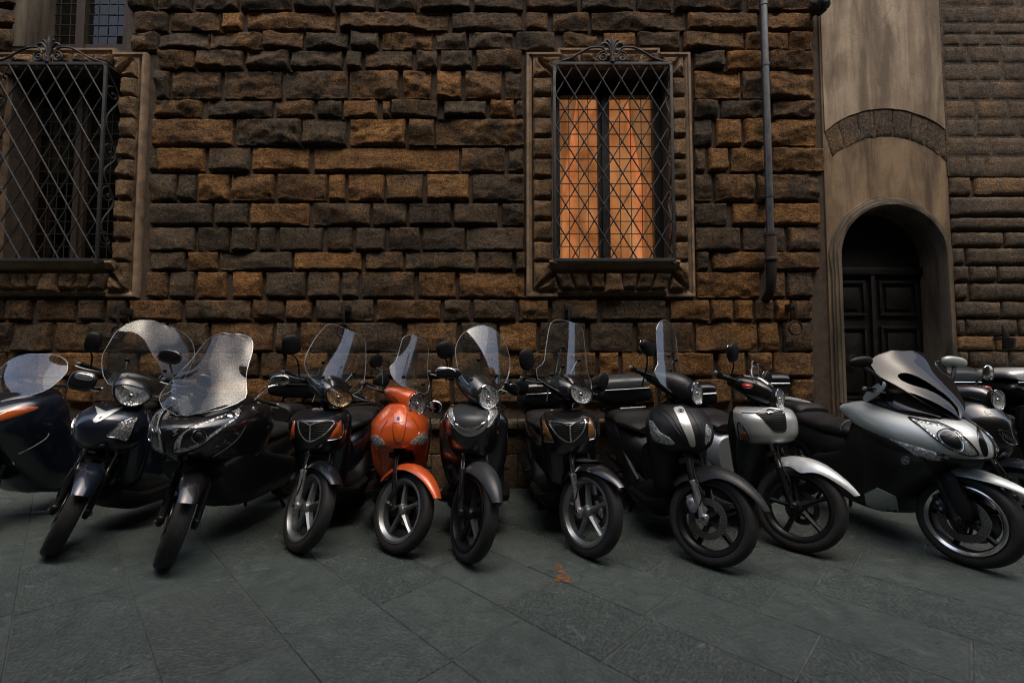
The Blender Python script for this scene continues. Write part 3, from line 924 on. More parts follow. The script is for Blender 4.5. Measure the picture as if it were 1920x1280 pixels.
        P = crom([(x, GY + .01, gz1 - H * .02), (x, 5.04, gz1 - H * .13), (x, GY + .03, gz1 - H * .28), (x, 5.03, gz1 - H * .44), (x, GY + .03, gz1 - H * .55), (x, 5.03, gz1 - H * .68), (x, GY + .03, gz1 - H * .82), (x, 5.03, gz0 + H * .05)], 40)
        sub(mesh('scroll', *tube_geo(P, .009, 5), MAT['iron'], None, angle=50), gr)
build_window(WINS[0], True)
build_window(WINS[1], False)

# ---- upper left window
def sub2(o, parent):
    o.parent = parent
    return o
YU = 5.32
ux = lambda px: at(px, 50, YU).x
uz = lambda py: at(150, py, YU).z
bm = bmesh.new()
box_bm(bm, UPW[0], ux(76), YU - .05, YU + .05, UPW[2], UPW[3])
box_bm(bm, ux(238), UPW[1] + .1, YU - .05, YU + .05, UPW[2], UPW[3])
box_bm(bm, ux(151), ux(167), YU - .06, YU + .05, UPW[2], UPW[3])
box_bm(bm, ux(76), ux(151), YU - .045, YU + .05, UPW[2], uz(88))
box_bm(bm, ux(167), ux(238), YU - .045, YU + .05, UPW[2], uz(88))
uw = pal(from_bm('window', bm, MAT['brown_wood'], None, smooth=False))
for (a, b) in ((ux(76), ux(151)), (ux(167), ux(238))):
    z0, z1 = uz(88), UPW[3]
    ph = uz(60) - uz(80)
    nr = int((z1 - z0) / ph)
    pw = (b - a) / 4
    bm = bmesh.new()
    for i in range(1, 4):
        box_bm(bm, a + i * pw - .004, a + i * pw + .004, YU - .006, YU + .006, z0, z1)
    for j in range(1, nr + 1):
        box_bm(bm, a, b, YU - .008, YU + .008, z0 + j * ph - .004, z0 + j * ph + .004)
    sub2(from_bm('leading', bm, MAT['lead'], None, smooth=False), uw)
    me = bpy.data.meshes.new('pane')
    me.from_pydata([(-pw / 2 + .004, 0, -ph / 2 + .004), (pw / 2 - .004, 0, -ph / 2 + .004), (pw / 2 - .004, 0, ph / 2 - .004), (-pw / 2 + .004, 0, ph / 2 - .004)], [], [(0, 1, 2, 3)])
    me.materials.append(MAT['pane'])
    for i in range(4):
        for j in range(min(nr, 6)):
            p = link('pane', me, uw, (a + (i + .5) * pw, YU, z0 + (j + .5) * ph))
            p.rotation_euler = (random.gauss(0, .02), 0, random.gauss(0, .02))
sub2(box('room', UPW[0], UPW[1], YU + .06, YU + .9, UPW[2], UPW[3], MAT['void']), uw)
pal(box('window_jamb', at(33, 40, 5.05).x, UPW[0] + .03, 5.0, 5.45, UPW[2] - .02, UPW[3], MAT['jamb'], None, .01))

# ---- stone bench along the foot of the palace
def slab_row(name, xs, y0, y1, z0, z1, mat, parent, lvl):
    for i in range(len(xs) - 1):
        bm = bmesh.new()
        box_bm(bm, xs[i] + .003, xs[i + 1] - .003, y0, y1, z0, z1, .012)
        for v in bm.verts:
            v.co += Vector((0, .006 * noise.noise(v.co * 4), .004 * noise.noise(v.co * 3 + Vector((9, 0, 0)))))
        o = from_bm(name, bm, mat, None)
        o.parent = parent
        o.color = (lvl + random.uniform(-.1, .2), .5, 0, 1)
bench = pal(box('bench', -9.4, BAY0 - .12, 4.80, WALL + .02, -.02, .60, MAT['mortar']))
xs = [-9.4]
while xs[-1] < BAY0 - .9:
    xs.append(xs[-1] + random.uniform(.75, 1.25))
xs[-1] = BAY0 - .12
slab_row('bench_block', xs, 4.745, 4.80, -.01, .335, MAT['grey_rock'], bench, .1)
slab_row('bench_block', [x + (.35 if 0 < i < len(xs) - 1 else 0) for i, x in enumerate(xs)], 4.775, 4.81, .342, .60, MAT['grey_rock'], bench, .25)
slab_row('bench_seat', xs, 4.72, 5.08, .603, .668, MAT['grey_rock'], bench, .1)

# ---- plaster bay with the arched door
bay = tag(empty('entrance_bay', (4.26, WALL, 0)), 'narrow stained plaster strip with arched doorway right of the drainpipe', 'building')
def put(o, parent):
    w = Vector(o.location)
    base = bay.location if parent is bay or parent.parent is bay else parent.location
    o.location = w - Vector(base)
    o.parent = parent
    return o
DC, DR, DZ = 4.278, 0.588, 2.47
def arch_wall(x0, x1, z0, z1, yf, cx, r, zs, name, mat, depth):
    """wall strip with a round-headed opening, with its reveal"""
    n = 28
    arc = [(cx - r, z0)] + [(cx - r * math.cos(math.pi * i / n), zs + r * math.sin(math.pi * i / n)) for i in range(n + 1)] + [(cx + r, z0)]
    V, F = [], []
    for (x, z) in arc:
        V.append((x, yf, z))
    for (x, z) in arc:
        V.append((x, yf + depth, z))
    m = len(arc)
    for i in range(m - 1):
        F.append((i, i + 1, m + i + 1, m + i))
    # outer boundary matched to the arc points
    for i, (x, z) in enumerate(arc):
        if i == 0: q = (x0, z0)
        elif i == m - 1: q = (x1, z0)
        else:
            t = (i - 1) / (m - 3)
            ang = math.pi * (1 - t)
            if t < .25: q = (x0, zs + (z1 - zs) * t / .25)
            elif t > .75: q = (x1, zs + (z1 - zs) * (1 - t) / .25)
            else: q = (x0 + (x1 - x0) * (t - .25) / .5, z1)
        V.append((q[0], yf, q[1]))
    for i in range(m - 1):
        F.append((i, 2 * m + i, 2 * m + i + 1, i + 1))
    return mesh(name, V, F, mat, None, angle=30)
ZLOW, ZUP = 3.45, 12.4
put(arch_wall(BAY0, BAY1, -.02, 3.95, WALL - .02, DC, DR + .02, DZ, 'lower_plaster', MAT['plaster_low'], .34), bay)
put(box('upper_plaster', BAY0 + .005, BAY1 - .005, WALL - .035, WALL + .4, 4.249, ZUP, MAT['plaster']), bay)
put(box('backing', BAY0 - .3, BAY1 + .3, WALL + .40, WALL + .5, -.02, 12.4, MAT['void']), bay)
put(box('backing', BAY0 - .01, BAY0 + .03, WALL - .019, WALL + .4, -.02, 12.4, MAT['plaster_low']), bay)
put(box('backing', BAY1 - .03, BAY1 + .01, WALL - .019, WALL + .4, -.02, 12.4, MAT['plaster_low']), bay)
# relieving arch of wedge stones
OC_Z, OR_ = 4.19 - 1.06, 1.06
IR_Z, IR = 3.87 - .93, .93
angs = [-42, -31, -18, -7, 5, 17, 28, 40, 53]
for i in range(len(angs) - 1):
    a0, a1 = R(angs[i] + .12), R(angs[i + 1] - .12)
    po = []
    for k in range(4):
        a = a0 + (a1 - a0) * k / 3
        po.append((DC + OR_ * math.sin(a), OC_Z + OR_ * math.cos(a) + random.uniform(0, .012)))
    pi_ = []
    for k in range(4):
        a = a1 + (a0 - a1) * k / 3
        pi_.append((DC + IR * math.sin(a), IR_Z + IR * math.cos(a)))
    P = [(min(max(x, BAY0 + .005), BAY1 + .14), z) for x, z in po + pi_]
    put(stone_poly(None, P, random.uniform(.05, .4), .020, .005, MAT['grey_rock'], 'voussoir', 3, ypl=WALL - .005, bev=.005), bay)
# plaster infill between the relieving arch and the upper plaster is the spandrel
V, F = [], []
n = 24
for i in range(n + 1):
    x = BAY0 + .005 + (BAY1 - BAY0 - .01) * i / n
    zz = OC_Z + math.sqrt(max(.01, OR_ ** 2 - (x - DC) ** 2)) + .006
    zz += .010 * noise.noise(Vector((x * 9, 2, 0)))
    V += [(x, WALL + .05, min(zz, 4.22)), (x, WALL - .0352, min(zz, 4.22)), (x, WALL - .0352, 4.25)]
for i in range(n):
    F += [(3 * i + q, 3 * i + 3 + q, 3 * i + 4 + q, 3 * i + 1 + q) for q in (0, 1)]
sp_ = put(mesh('spandrel', V, F, MAT['plaster'], None, smooth=False), bay)
# worn door moulding: swept profile with noise
V, F = [], []
path = []
for i in range(14):
    path.append((DC - DR, .0 + DZ * i / 14, -1, 0))
for i in range(31):
    a = math.pi * i / 30
    path.append((DC - DR * math.cos(a), DZ + DR * math.sin(a), -math.cos(a), math.sin(a)))
for i in range(14):
    path.append((DC + DR, DZ * (1 - (i + 1) / 14), 1, 0))
prof = [(0.0, .30), (0.0, -.005), (.004, -.046), (.010, -.054), (.040, -.056), (.045, -.044), (.076, -.042), (.081, -.026), (.098, -.024), (.102, .0)]
for i, (x, z, nx_, nz_) in enumerate(path):
    top_k = 1.0 if i < 14 or i > 44 else 1.1
    for (off, y) in prof:
        k = noise.noise(Vector((x * 7, z * 7, off * 40))) * (.013 if 14 <= i <= 44 else .006)
        o_ = max(0, off * top_k * (1.0 if x < DC else .85) + (k if off > .02 else 0))
        V.append((x + nx_ * o_, WALL - .02 + y + (k * .8 if y < 0 else 0), z + nz_ * o_))
K = len(prof)
for i in range(len(path) - 1):
    for q in range(K - 1):
        F.append((i * K + q, i * K + q + 1, (i + 1) * K + q + 1, (i + 1) * K + q))
dm = put(mesh('door_moulding', V, F, MAT['jamb'], None, angle=28), bay)
bm = bmesh.new(); bm.from_mesh(dm.data); bmesh.ops.recalc_face_normals(bm, faces=bm.faces); bm.to_mesh(dm.data); bm.free()
# the door
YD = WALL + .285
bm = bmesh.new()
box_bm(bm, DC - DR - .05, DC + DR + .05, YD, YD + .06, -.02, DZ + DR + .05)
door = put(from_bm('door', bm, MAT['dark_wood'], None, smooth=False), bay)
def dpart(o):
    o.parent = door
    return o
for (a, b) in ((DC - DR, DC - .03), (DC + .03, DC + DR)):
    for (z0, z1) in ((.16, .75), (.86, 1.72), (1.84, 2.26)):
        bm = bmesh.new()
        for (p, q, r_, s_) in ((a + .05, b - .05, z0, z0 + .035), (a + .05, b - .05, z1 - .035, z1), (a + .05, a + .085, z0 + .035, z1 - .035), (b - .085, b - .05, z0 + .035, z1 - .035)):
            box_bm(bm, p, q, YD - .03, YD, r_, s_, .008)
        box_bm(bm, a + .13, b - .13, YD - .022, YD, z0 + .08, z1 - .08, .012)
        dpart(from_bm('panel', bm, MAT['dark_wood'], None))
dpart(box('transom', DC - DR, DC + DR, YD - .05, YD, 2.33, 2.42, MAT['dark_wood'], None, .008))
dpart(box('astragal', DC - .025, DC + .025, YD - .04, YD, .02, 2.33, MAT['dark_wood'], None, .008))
for xk in (DC - .28, DC + .24):
    dpart(mesh('knocker', *tube_geo([(xk + .05 * math.cos(a), YD - .05, 1.32 + .055 * math.sin(a)) for a in np.linspace(0, 6.283, 16)[:-1]], .010, 6, True), MAT['dark_iron'], None))
put(box('doorstep', DC - DR - .1, DC + DR + .1, WALL - .12, WALL + .3, -.01, .14, MAT['grey_rock'], None, .02), bay)
put(box('letter_slot', 3.60, 3.635, WALL - .03, WALL - .005, 1.88, 2.12, MAT['dark_iron'], None, .003), bay)

# ---- neighbouring stone house on the right
house = tag(empty('neighbour_house', (6.2, WALL, 0)), 'grey-brown stone house at right edge, ashlar above and banded stone below', 'building')
def hput(o):
    o.location = Vector(o.location) - house.location
    o.parent = house
    return o
hput(box('wall', BAY1, 28, WALL, WALL + .5, -.02, 12.4, MAT['mortar']))
BAND = [
 (331, 360, [(1774, 1828, .45), (1837, 1985, .55)], .07),
 (369, 399, [(1784, 1985, .05)], .10), (408, 427, [(1790, 1985, .05)], .10),
 (435, 459, [(1790, 1887, .1), (1894, 1985, .05)], .09), (465, 493, [(1792, 1815, .1), (1821, 1985, .1)], .09),
 (499, 524, [(1793, 1823, .1), (1826, 1876, .2), (1881, 1985, .05)], .09), (532, 559, [(1794, 1820, .2), (1829, 1985, .1)], .09),
 (566, 593, [(1797, 1883, .0), (1888, 1985, .1)], .09), (600, 626, [(1799, 1815, .1), (1820, 1915, .0), (1922, 1985, .2)], .09),
 (631, 654, [(1800, 1872, .85), (1880, 1985, .8)], .09), (660, 684, [(1800, 1821, .1), (1826, 1898, .2), (1905, 1985, .1)], .09),
 (690, 716, [(1802, 1850, .2), (1857, 1985, .1)], .09), (722, 750, [(1803, 1920, .2), (1927, 1985, .1)], .09), (756, 786, [(1804, 1860, .2), (1867, 1985, .1)], .09), (792, 830, [(1806, 1900, .2), (1907, 1985, .1)], .09)]
for (ya, yb, segs, pr) in BAND:
    for (xa, xb, lv) in segs:
        A, B = at(xa, (ya + yb) / 2, FACE + .03), at(xb, (ya + yb) / 2, FACE + .03)
        hput(stone(None, max(A.x, BAY1 + .02), B.x, at(1850, yb + 1, FACE + .03).z, at(1850, ya - 1, FACE + .03).z, lv, pr * .55, .010, MAT['grey_rock'], random.uniform(0, .5), step=.03, er=.010))
hput(box('ashlar_bed', BAY1 + .002, 9.0, WALL - .030, WALL + .01, at(1850, 329, FACE + .06).z, 12.3, MAT['grey_rock'])).color = (0.05, 0.2, 0, 1)
ASH = [(-120, -84), (-82, -43), (-40, 10), (12, 42), (44, 62), (64, 84), (86, 117), (119, 150), (152, 186), (188, 221), (223, 255), (257, 291), (293, 329)]
for (ya, yb) in ASH:
    x = 1766 + random.uniform(0, 2)
    first = True
    while x < 1990:
        w = random.uniform(30, 95)
        A, B = at(x, (ya + yb) / 2, FACE + .06), at(min(x + w, 2000), (ya + yb) / 2, FACE + .06)
        xa = max(A.x, BAY1 + .004)
        if B.x - xa > .05:
            hput(stone(None, xa, B.x + .004, at(1850, yb + 1.8, FACE + .06).z, at(1850, ya - 1.0, FACE + .06).z, random.choice((.05, .1, .2, .35)), .040, .003, MAT['grey_rock'], random.uniform(0, .6), step=.05, er=.004))
        x += w

# ---- drainpipe
pipe = tag(empty('drainpipe', (2.85, 4.93, 0)), 'grey zinc drainpipe ending in a brown boot on the rusticated wall', 'drainpipe')
PY = 4.90
pz = lambda py: at(1440, py, PY).z
def pput(o, p=None):
    o.location = Vector(o.location) - Vector(pipe.location)
    o.parent = p or pipe
    return o
px_ = at(1440, 300, PY).x
pput(mesh('pipe', *tube_geo([(px_, PY, pz(440)), (px_, PY, 9.0), (px_, PY, 12.2)], .040, 14), MAT['pipe']))
for py in (125, 370, 12):
    pput(mesh('pipe_band', *tube_geo([(px_, PY, pz(py)), (px_, PY, pz(py) + .035)], .046, 14), MAT['pipe']))
MAT['brown_iron'] = simple('brown_painted_iron', (0.075, 0.05, 0.04), 0.4, 0.2, 0.5, var=.2)
pput(mesh('boot', *tube_geo([(px_, PY, pz(488)), (px_, PY, pz(484)), (px_, PY, pz(483)), (px_, PY, pz(443)), (px_, PY, pz(442)), (px_, PY, pz(437))], [.068, .068, .060, .060, .068, .068], 14), MAT['brown_iron']))
pput(mesh('outlet', *tube_geo([(px_, PY, pz(488)), (px_, PY, pz(520)), (px_ + .005, PY + .04, pz(545)), (px_ + .01, PY + .16, pz(560))], [.052, .050, .048, .045], 12), MAT['dark_iron']))
pput(box('bracket', px_ - .055, px_ + .055, PY + .03, 5.06, pz(372), pz(372) + .025, MAT['dark_iron']))

# ---- tethering irons on the wall
def tether(px, pyt, pyb, lab, ring_ok=True):
    Y = 4.93
    t, b = at(px, pyt, Y), at(px, pyb, Y)
    e = tag(empty('tethering_ring', (t.x, Y, b.z)), lab, 'iron ring', 'iron rings on the palace wall')
    def q(o):
        o.location = Vector(o.location) - Vector(e.location)
        o.parent = e
        return o
    q(box('bracket', t.x - .035, t.x + .035, Y - .02, 5.06, t.z - .07, t.z, MAT['dark_iron'], None, .006))
    q(mesh('hook', *tube_geo([(t.x, Y - .03, t.z - .03), (t.x, Y - .04, t.z - .12), (t.x, Y - .03, b.z + .16), (t.x, Y - .01, b.z + .13)], .014, 7), MAT['dark_iron']))
    q(mesh('ring', *tube_geo([(t.x + .07 * math.cos(a), Y - .03, b.z + .07 + .07 * math.sin(a)) for a in np.linspace(0, 6.283, 25)[:-1]], .012, 7, True), MAT['dark_iron']))
tether(1487, 569, 627, 'iron ring hanging left of the arched doorway')
tether(1066, 571, 630, 'iron ring under the lit window, seen over a clear windscreen')
tether(647, 572, 632, 'iron ring seen through the tall screen left of the orange scooter')
tether(228, 577, 636, 'iron ring behind the large screen of the navy scooter')
# torch holder on the right house
e = tag(empty('torch_holder', (at(1882, 640, 4.95).x, 4.95, at(1882, 655, 4.95).z)), 'dark iron torch holder on the banded stone house', 'iron bracket')
c = Vector(e.location)
for nm, pts, rr in (('stem', [(0, 0, 0), (0, -.03, .12), (0, 0, .26)], [.02, .03, .012]), ('cup', [(0, -.05, .0), (0, -.05, .05), (0, -.05, .12)], [.03, .05, .055]), ('arm', [(0, -.03, .12), (0, .1, .12)], .016)):
    mesh(nm, *tube_geo(pts, rr, 8), MAT['dark_iron'], e)
# carved boss at the top corner of the plaster strip
cb = at(1537, 8, 4.92)
bm = bmesh.new()
bmesh.ops.create_icosphere(bm, subdivisions=4, radius=.1)
for v in bm.verts:
    v.co *= 1 + .22 * noise.fractal(v.co * 22, .8, 2, 3)
    v.co.z *= 1.15
boss = tag(from_bm('carved_boss', bm, MAT['dark_iron'], None, angle=60, loc=cb), 'dark carved boss at the top left corner of the plaster strip', 'ornament')
bm = bmesh.new(); bm.from_mesh(boss.data); box_bm(bm, -.03, .03, .05, .2, -.03, .03); bm.to_mesh(boss.data); bm.free()

# ---- buildings across the street, behind the photographer (seen in the screens and paint)
MAT['opposite'] = simple('ochre_render', (0.15, 0.115, 0.075), 0.9, 0, 0.2)
opp = tag(empty('opposite_house', (0, -1.7, 0)), 'plain stone house across the street, seen only in reflections', 'building')
OPX, OPH = [], 9.2
hol = []
for i in range(-10, 11):
    for z in (1.2, 4.4, 7.0):
        hol.append((i * 2.6 - .55, i * 2.6 + .55, z, z + 1.7))
o = wall_with_holes('wall', -40, 40, -.02, OPH, hol, -.4, .4, MAT['opposite'], opp)
box('room', -39.9, 39.9, -.9, -.41, 0, OPH - .1, MAT['void'], opp)
box('eaves', -40, 40, -.5, .75, OPH, OPH + .25, MAT['brown_wood'], opp)
# ---- orange survey paint on the paving
c = on_ground(1056, 1082)
P = [(-.035, .16), (.0, .17), (.02, .05), (.05, -.06), (.03, -.08), (-.02, -.05), (-.07, -.07), (-.05, -.02), (-.02, .03)]
mp, nt, b = new_mat('worn_orange_paint')
b.inputs['Base Color'].default_value = (.30, .10, .025, 1)
b.inputs['Roughness'].default_value = .8
pos = geo_pos(nt)
al = ramp(nt, noisetex(nt, pos, 55, 4, .7), [(.46, (0, 0, 0)), (.56, (1, 1, 1))])
nt.links.new(al, b.inputs['Alpha'])
n = len(P)
tag(mesh('paint_mark', [(x, y, .0045) for x, y in P], [tuple(range(n))], mp, None, smooth=False, loc=(c.x, c.y, 0)), 'worn orange paint mark on the paving between two front wheels', 'paint mark')
# ================================================================== THE SCOOTERS
def paint(name, col, rough=0.28, metal=0.0, coat=1.0, flake=0.0):
    m, nt, b = new_mat(name)
    b.inputs['Base Color'].default_value = (*col, 1)
    b.inputs['Metallic'].default_value = metal
    b.inputs['Roughness'].default_value = rough
    b.inputs['Coat Weight'].default_value = coat
    b.inputs['Coat Roughness'].default_value = 0.04
    pos = nd(nt, 'ShaderNodeTexCoord').outputs['Object']
    dust = noisetex(nt, pos, 11, 7, 0.75)
    c = mixc(nt, mth(nt, 'MULTIPLY', ramp(nt, dust, [(0.45, (0, 0, 0)), (0.8, (1, 1, 1))]), 0.035), (*col, 1), (0.16, 0.15, 0.13, 1))
    nt.links.new(c, b.inputs['Base Color'])
    r = nd(nt, 'ShaderNodeMapRange', {'Value': dust, 'From Min': 0.3, 'From Max': 0.8, 'To Min': 0.01, 'To Max': 0.07}).outputs['Result']
    nt.links.new(r, b.inputs['Coat Roughness'])
    return m
MAT.update(
    orange=paint('orange_paint', (0.70, 0.112, 0.020), 0.32, 0.12),
    black=paint('gloss_black_paint', (0.006, 0.006, 0.007), 0.3),
    navy=paint('navy_paint', (0.008, 0.014, 0.028), 0.28, 0.2),
    ink=paint('blue_black_paint', (0.006, 0.009, 0.014), 0.28, 0.2),
    silver=paint('silver_paint', (0.60, 0.625, 0.61), 0.36, 0.45, 0.8),
    teal_silver=paint('cool_silver_paint', (0.52, 0.57, 0.555), 0.4, 0.35, 0.7),
    grey=simple('dark_grey_satin', (0.040, 0.046, 0.048), 0.36, 0.2, 0.5, var=0.15),
    matte=simple('matte_black_paint', (0.008, 0.0085, 0.009), 0.42, 0.0, 0.5, var=0.12),
    plastic=simple('black_plastic', (0.0055, 0.0055, 0.0055), 0.48, 0, 0.3, var=0.2, bscale=200, bstr=0.1),
    gloss_plastic=simple('gloss_black_plastic', (0.008, 0.008, 0.009), 0.16, 0, 0.5),
    vinyl=simple('seat_vinyl', (0.011, 0.011, 0.011), 0.48, 0, 0.4, var=0.15, bscale=260, bstr=0.15),
    satin=simple('satin_chrome', (0.80, 0.81, 0.80), 0.2, 0.9),
    chrome=simple('chrome', (0.78, 0.79, 0.78), 0.07, 1.0),
    alloy=simple('wheel_alloy', (0.30, 0.325, 0.33), 0.36, 0.8, var=0.15),
    dark_alloy=simple('dark_alloy', (0.020, 0.021, 0.022), 0.36, 0.5, var=0.15),
    fork=simple('fork_alloy', (0.42, 0.43, 0.43), 0.30, 0.7, var=0.1),
    disc=simple('brake_disc_steel', (0.20, 0.185, 0.16), 0.33, 0.95, var=0.3),
    amber=simple('amber_lens', (0.55, 0.12, 0.025), 0.12, 0, 0.6, coat=1.0),
    tan=simple('smoked_amber_lens', (0.26, 0.13, 0.045), 0.12, 0, 0.6, coat=1.0),
    red=simple('red_lens', (0.42, 0.03, 0.012), 0.12, 0, 0.6, coat=1.0),
    blue=simple('blue_enamel', (0.02, 0.05, 0.16), 0.15, 0.3),
    white=simple('white_enamel', (0.62, 0.63, 0.62), 0.3),
    screen=glass_mat('windscreen_acrylic', (0.93, 0.945, 0.94), 1.68, 0.0, 0.008),
    screen_soft=glass_mat('windscreen_polycarbonate', (0.86, 0.88, 0.875), 1.36, 0.0, 0.008),
    smoked=glass_mat('smoked_acrylic', (0.10, 0.10, 0.10), 1.45, 0.0, 0.0),
    cover_tan=glass_mat('lamp_cover_tan', (0.80, 0.68, 0.50), 1.5),
    cover=glass_mat('lamp_cover', (0.93, 0.94, 0.93), 1.5),
    edge=simple('acrylic_edge', (0.42, 0.45, 0.45), 0.15, 0.3, 0.8),
    mirror_glass=simple('mirror_glass', (0.7, 0.72, 0.72), 0.02, 1.0),
)
def reflector_mat():
    m, nt, b = new_mat('lamp_reflector')
    b.inputs['Metallic'].default_value = 0.5
    b.inputs['Roughness'].default_value = 0.16
    pos = nd(nt, 'ShaderNodeTexCoord').outputs['Object']
    v = nd(nt, 'ShaderNodeTexVoronoi', {'Vector': mapping(nt, pos, (75, 60, 40)), 'Scale': 1.0}).outputs['Distance']
    c = ramp(nt, v, [(0.15, (0.88, 0.89, 0.88)), (0.8, (0.42, 0.425, 0.42))])
    nt.links.new(c, b.inputs['Base Color'])
    nt.links.new(bump(nt, v, 0.55, 0.012), b.inputs['Normal'])
    return m
MAT['reflector'] = reflector_mat()
def tyre_mat():
    m, nt, b = new_mat('tyre_rubber')
    uv = nd(nt, 'ShaderNodeUVMap').outputs['UV']
    s = nd(nt, 'ShaderNodeSeparateXYZ', {'Vector': uv})
    u, v = s.outputs['X'], s.outputs['Y']
    # chevron grooves: slanted bands that meet on the crown
    a = mth(nt, 'ABSOLUTE', mth(nt, 'SUBTRACT', v, 0.5))
    f = mth(nt, 'FRACT', mth(nt, 'ADD', mth(nt, 'MULTIPLY', u, 30.0), mth(nt, 'MULTIPLY', a, 6.5)))
    gr = mth(nt, 'LESS_THAN', f, 0.17)
    zone = mth(nt, 'MULTIPLY', mth(nt, 'LESS_THAN', a, 0.235), mth(nt, 'GREATER_THAN', a, 0.02))
    g = mth(nt, 'MULTIPLY', gr, zone)
    pos = nd(nt, 'ShaderNodeTexCoord').outputs['Object']
    n = noisetex(nt, pos, 16, 6, 0.7)
    c = ramp(nt, n, [(0.3, (0.009, 0.009, 0.009)), (0.75, (0.028, 0.027, 0.026))])
    c = mixc(nt, g, c, (0.003, 0.003, 0.003))
    nt.links.new(c, b.inputs['Base Color'])
    b.inputs['Roughness'].default_value = 0.68
    h = mth(nt, 'SUBTRACT', mth(nt, 'MULTIPLY', noisetex(nt, pos, 140, 2), 0.15), g)
    nt.links.new(bump(nt, h, 0.8, 0.004), b.inputs['Normal'])
    return m
MAT['tyre'] = tyre_mat()

# ------------------------------------------------------------------ shape tools (all in a scooter's own space: nose to -y)
def sring(w, z0, z1, ex, m, tap=0.0, xo=0.0):
    mid, h = (z0 + z1) / 2, (z1 - z0) / 2
    out = []
    for k in range(m):
        t = 2 * math.pi * k / m
        cx, cz = math.cos(t), math.sin(t)
        x = w * math.copysign(abs(cx) ** (2 / ex), cx)
        z = h * math.copysign(abs(cz) ** (2 / ex), cz)
        out.append((xo + x * (1 + tap * (z / h if h else 0)), mid + z))
    return out
def grid_faces(n, m, closed=True):
    F = []
    for i in range(n - 1):
        for k in range(m if closed else m - 1):
            l = (k + 1) % m
            F.append((i * m + k, (i + 1) * m + k, (i + 1) * m + l, i * m + l))
    return F
def loft_y(keys, n=22, m=24):
    """rows (y, z0, z1, w, ex, tap): a body along y"""
    keys = [tuple(k) + (2.6, 0.0)[len(k) - 4:] if len(k) < 6 else tuple(k) for k in keys]
    V = []
    y0, y1 = keys[0][0], keys[-1][0]
    for i in range(n):
        y = y0 + (y1 - y0) * i / (n - 1)
        z0, z1, w, ex, tap = keyed(keys, y)
        V += [(x, y, z) for x, z in sring(w, z0, z1, ex, m, tap)]
    F = grid_faces(n, m)
    F += [tuple(range(m)), tuple((n - 1) * m + k for k in range(m - 1, -1, -1))]
    return V, F
def shield_geo(keys, n=26, m=25, th=0.03, back=0.9):
    """rows (z, w, yf, ys, q): a front cover; front arc bulges from ys to yf; q<1 keel, q>1 flat"""
    V = []
    z0, z1 = keys[0][0], keys[-1][0]
    for i in range(n):
        z = z0 + (z1 - z0) * i / (n - 1)
        w, yf, ys, q = keyed(keys, z)
        row = []
        for k in range(m):
            a = (k / (m - 1) * 2 - 1) * math.pi / 2
            row.append((w * math.sin(a), yf + (ys - yf) * (1 - math.cos(a)) ** q, z))
        for k in range(m - 2, 0, -1):
            a = (k / (m - 1) * 2 - 1) * math.pi / 2
            row.append((w * back * math.sin(a), ys + th, z))
        V += row
    mm = 2 * m - 2
    F = grid_faces(n, mm)
    F += [tuple(range(mm)), tuple((n - 1) * mm + k for k in range(mm - 1, -1, -1))]
    return V, F
def revolve(prof, axle, seg=48, closed=True):
    """prof rows (x, r) revolved about the x axis through axle (y, z)"""
    V, F = [], []
    m = len(prof)
    for i in range(seg):
        a = 2 * math.pi * i / seg
        for (x, r) in prof:
            V.append((x, axle[0] + r * math.sin(a), axle[1] + r * math.cos(a)))
    for i in range(seg):
        j = (i + 1) % seg
        for k in range(m if closed else m - 1):
            l = (k + 1) % m
            F.append((i * m + k, j * m + k, j * m + l, i * m + l))
    return V, F
def sheet(P, thick, rim=True):
    """P: rows of points; returns a closed thin shell"""
    n, m = len(P), len(P[0])
    V = [Vector(p) for row in P for p in row]
    N = [Vector() for _ in V]
    F = grid_faces(n, m, False)
    for f in F:
        a, b, c, d = (V[i] for i in f)
        nn = (c - a).cross(d - b)
        for i in f:
            N[i] += nn
    W = [v - (nv.normalized() if nv.length > 1e-12 else Vector((0, 1, 0))) * thick for v, nv in zip(V, N)]
    k = len(V)
    G = list(F) + [tuple(k + i for i in f[::-1]) for f in F]
    per = list(range(m)) + [i * m + m - 1 for i in range(1, n)] + [(n - 1) * m + i for i in range(m - 2, -1, -1)] + [i * m for i in range(n - 2, 0, -1)]
    if rim:
        for i in range(len(per)):
            a, b = per[i], per[(i + 1) % len(per)]
            G.append((a, k + a, k + b, b))
    return V + W, G, [V[i] for i in per]
def ell(c, r, rot=(0, 0, 0), nu=14, nv=9, ex=2.0):
    """ellipsoid (ex > 2 boxier)"""
    Mx = Matrix.Rotation(rot[2], 3, 'Z') @ Matrix.Rotation(rot[1], 3, 'Y') @ Matrix.Rotation(rot[0], 3, 'X')
    V, F = [], []
    pw = lambda t: math.copysign(abs(t) ** (2 / ex), t)
    for j in range(nv + 1):
        b = math.pi * j / nv - math.pi / 2
        for i in range(nu):
            a = 2 * math.pi * i / nu
            p = Vector((r[0] * pw(math.cos(b)) * pw(math.cos(a)), r[1] * pw(math.cos(b)) * pw(math.sin(a)), r[2] * pw(math.sin(b))))
            V.append(Vector(c) + Mx @ p)
    F = grid_faces(nv + 1, nu)
    return V, F
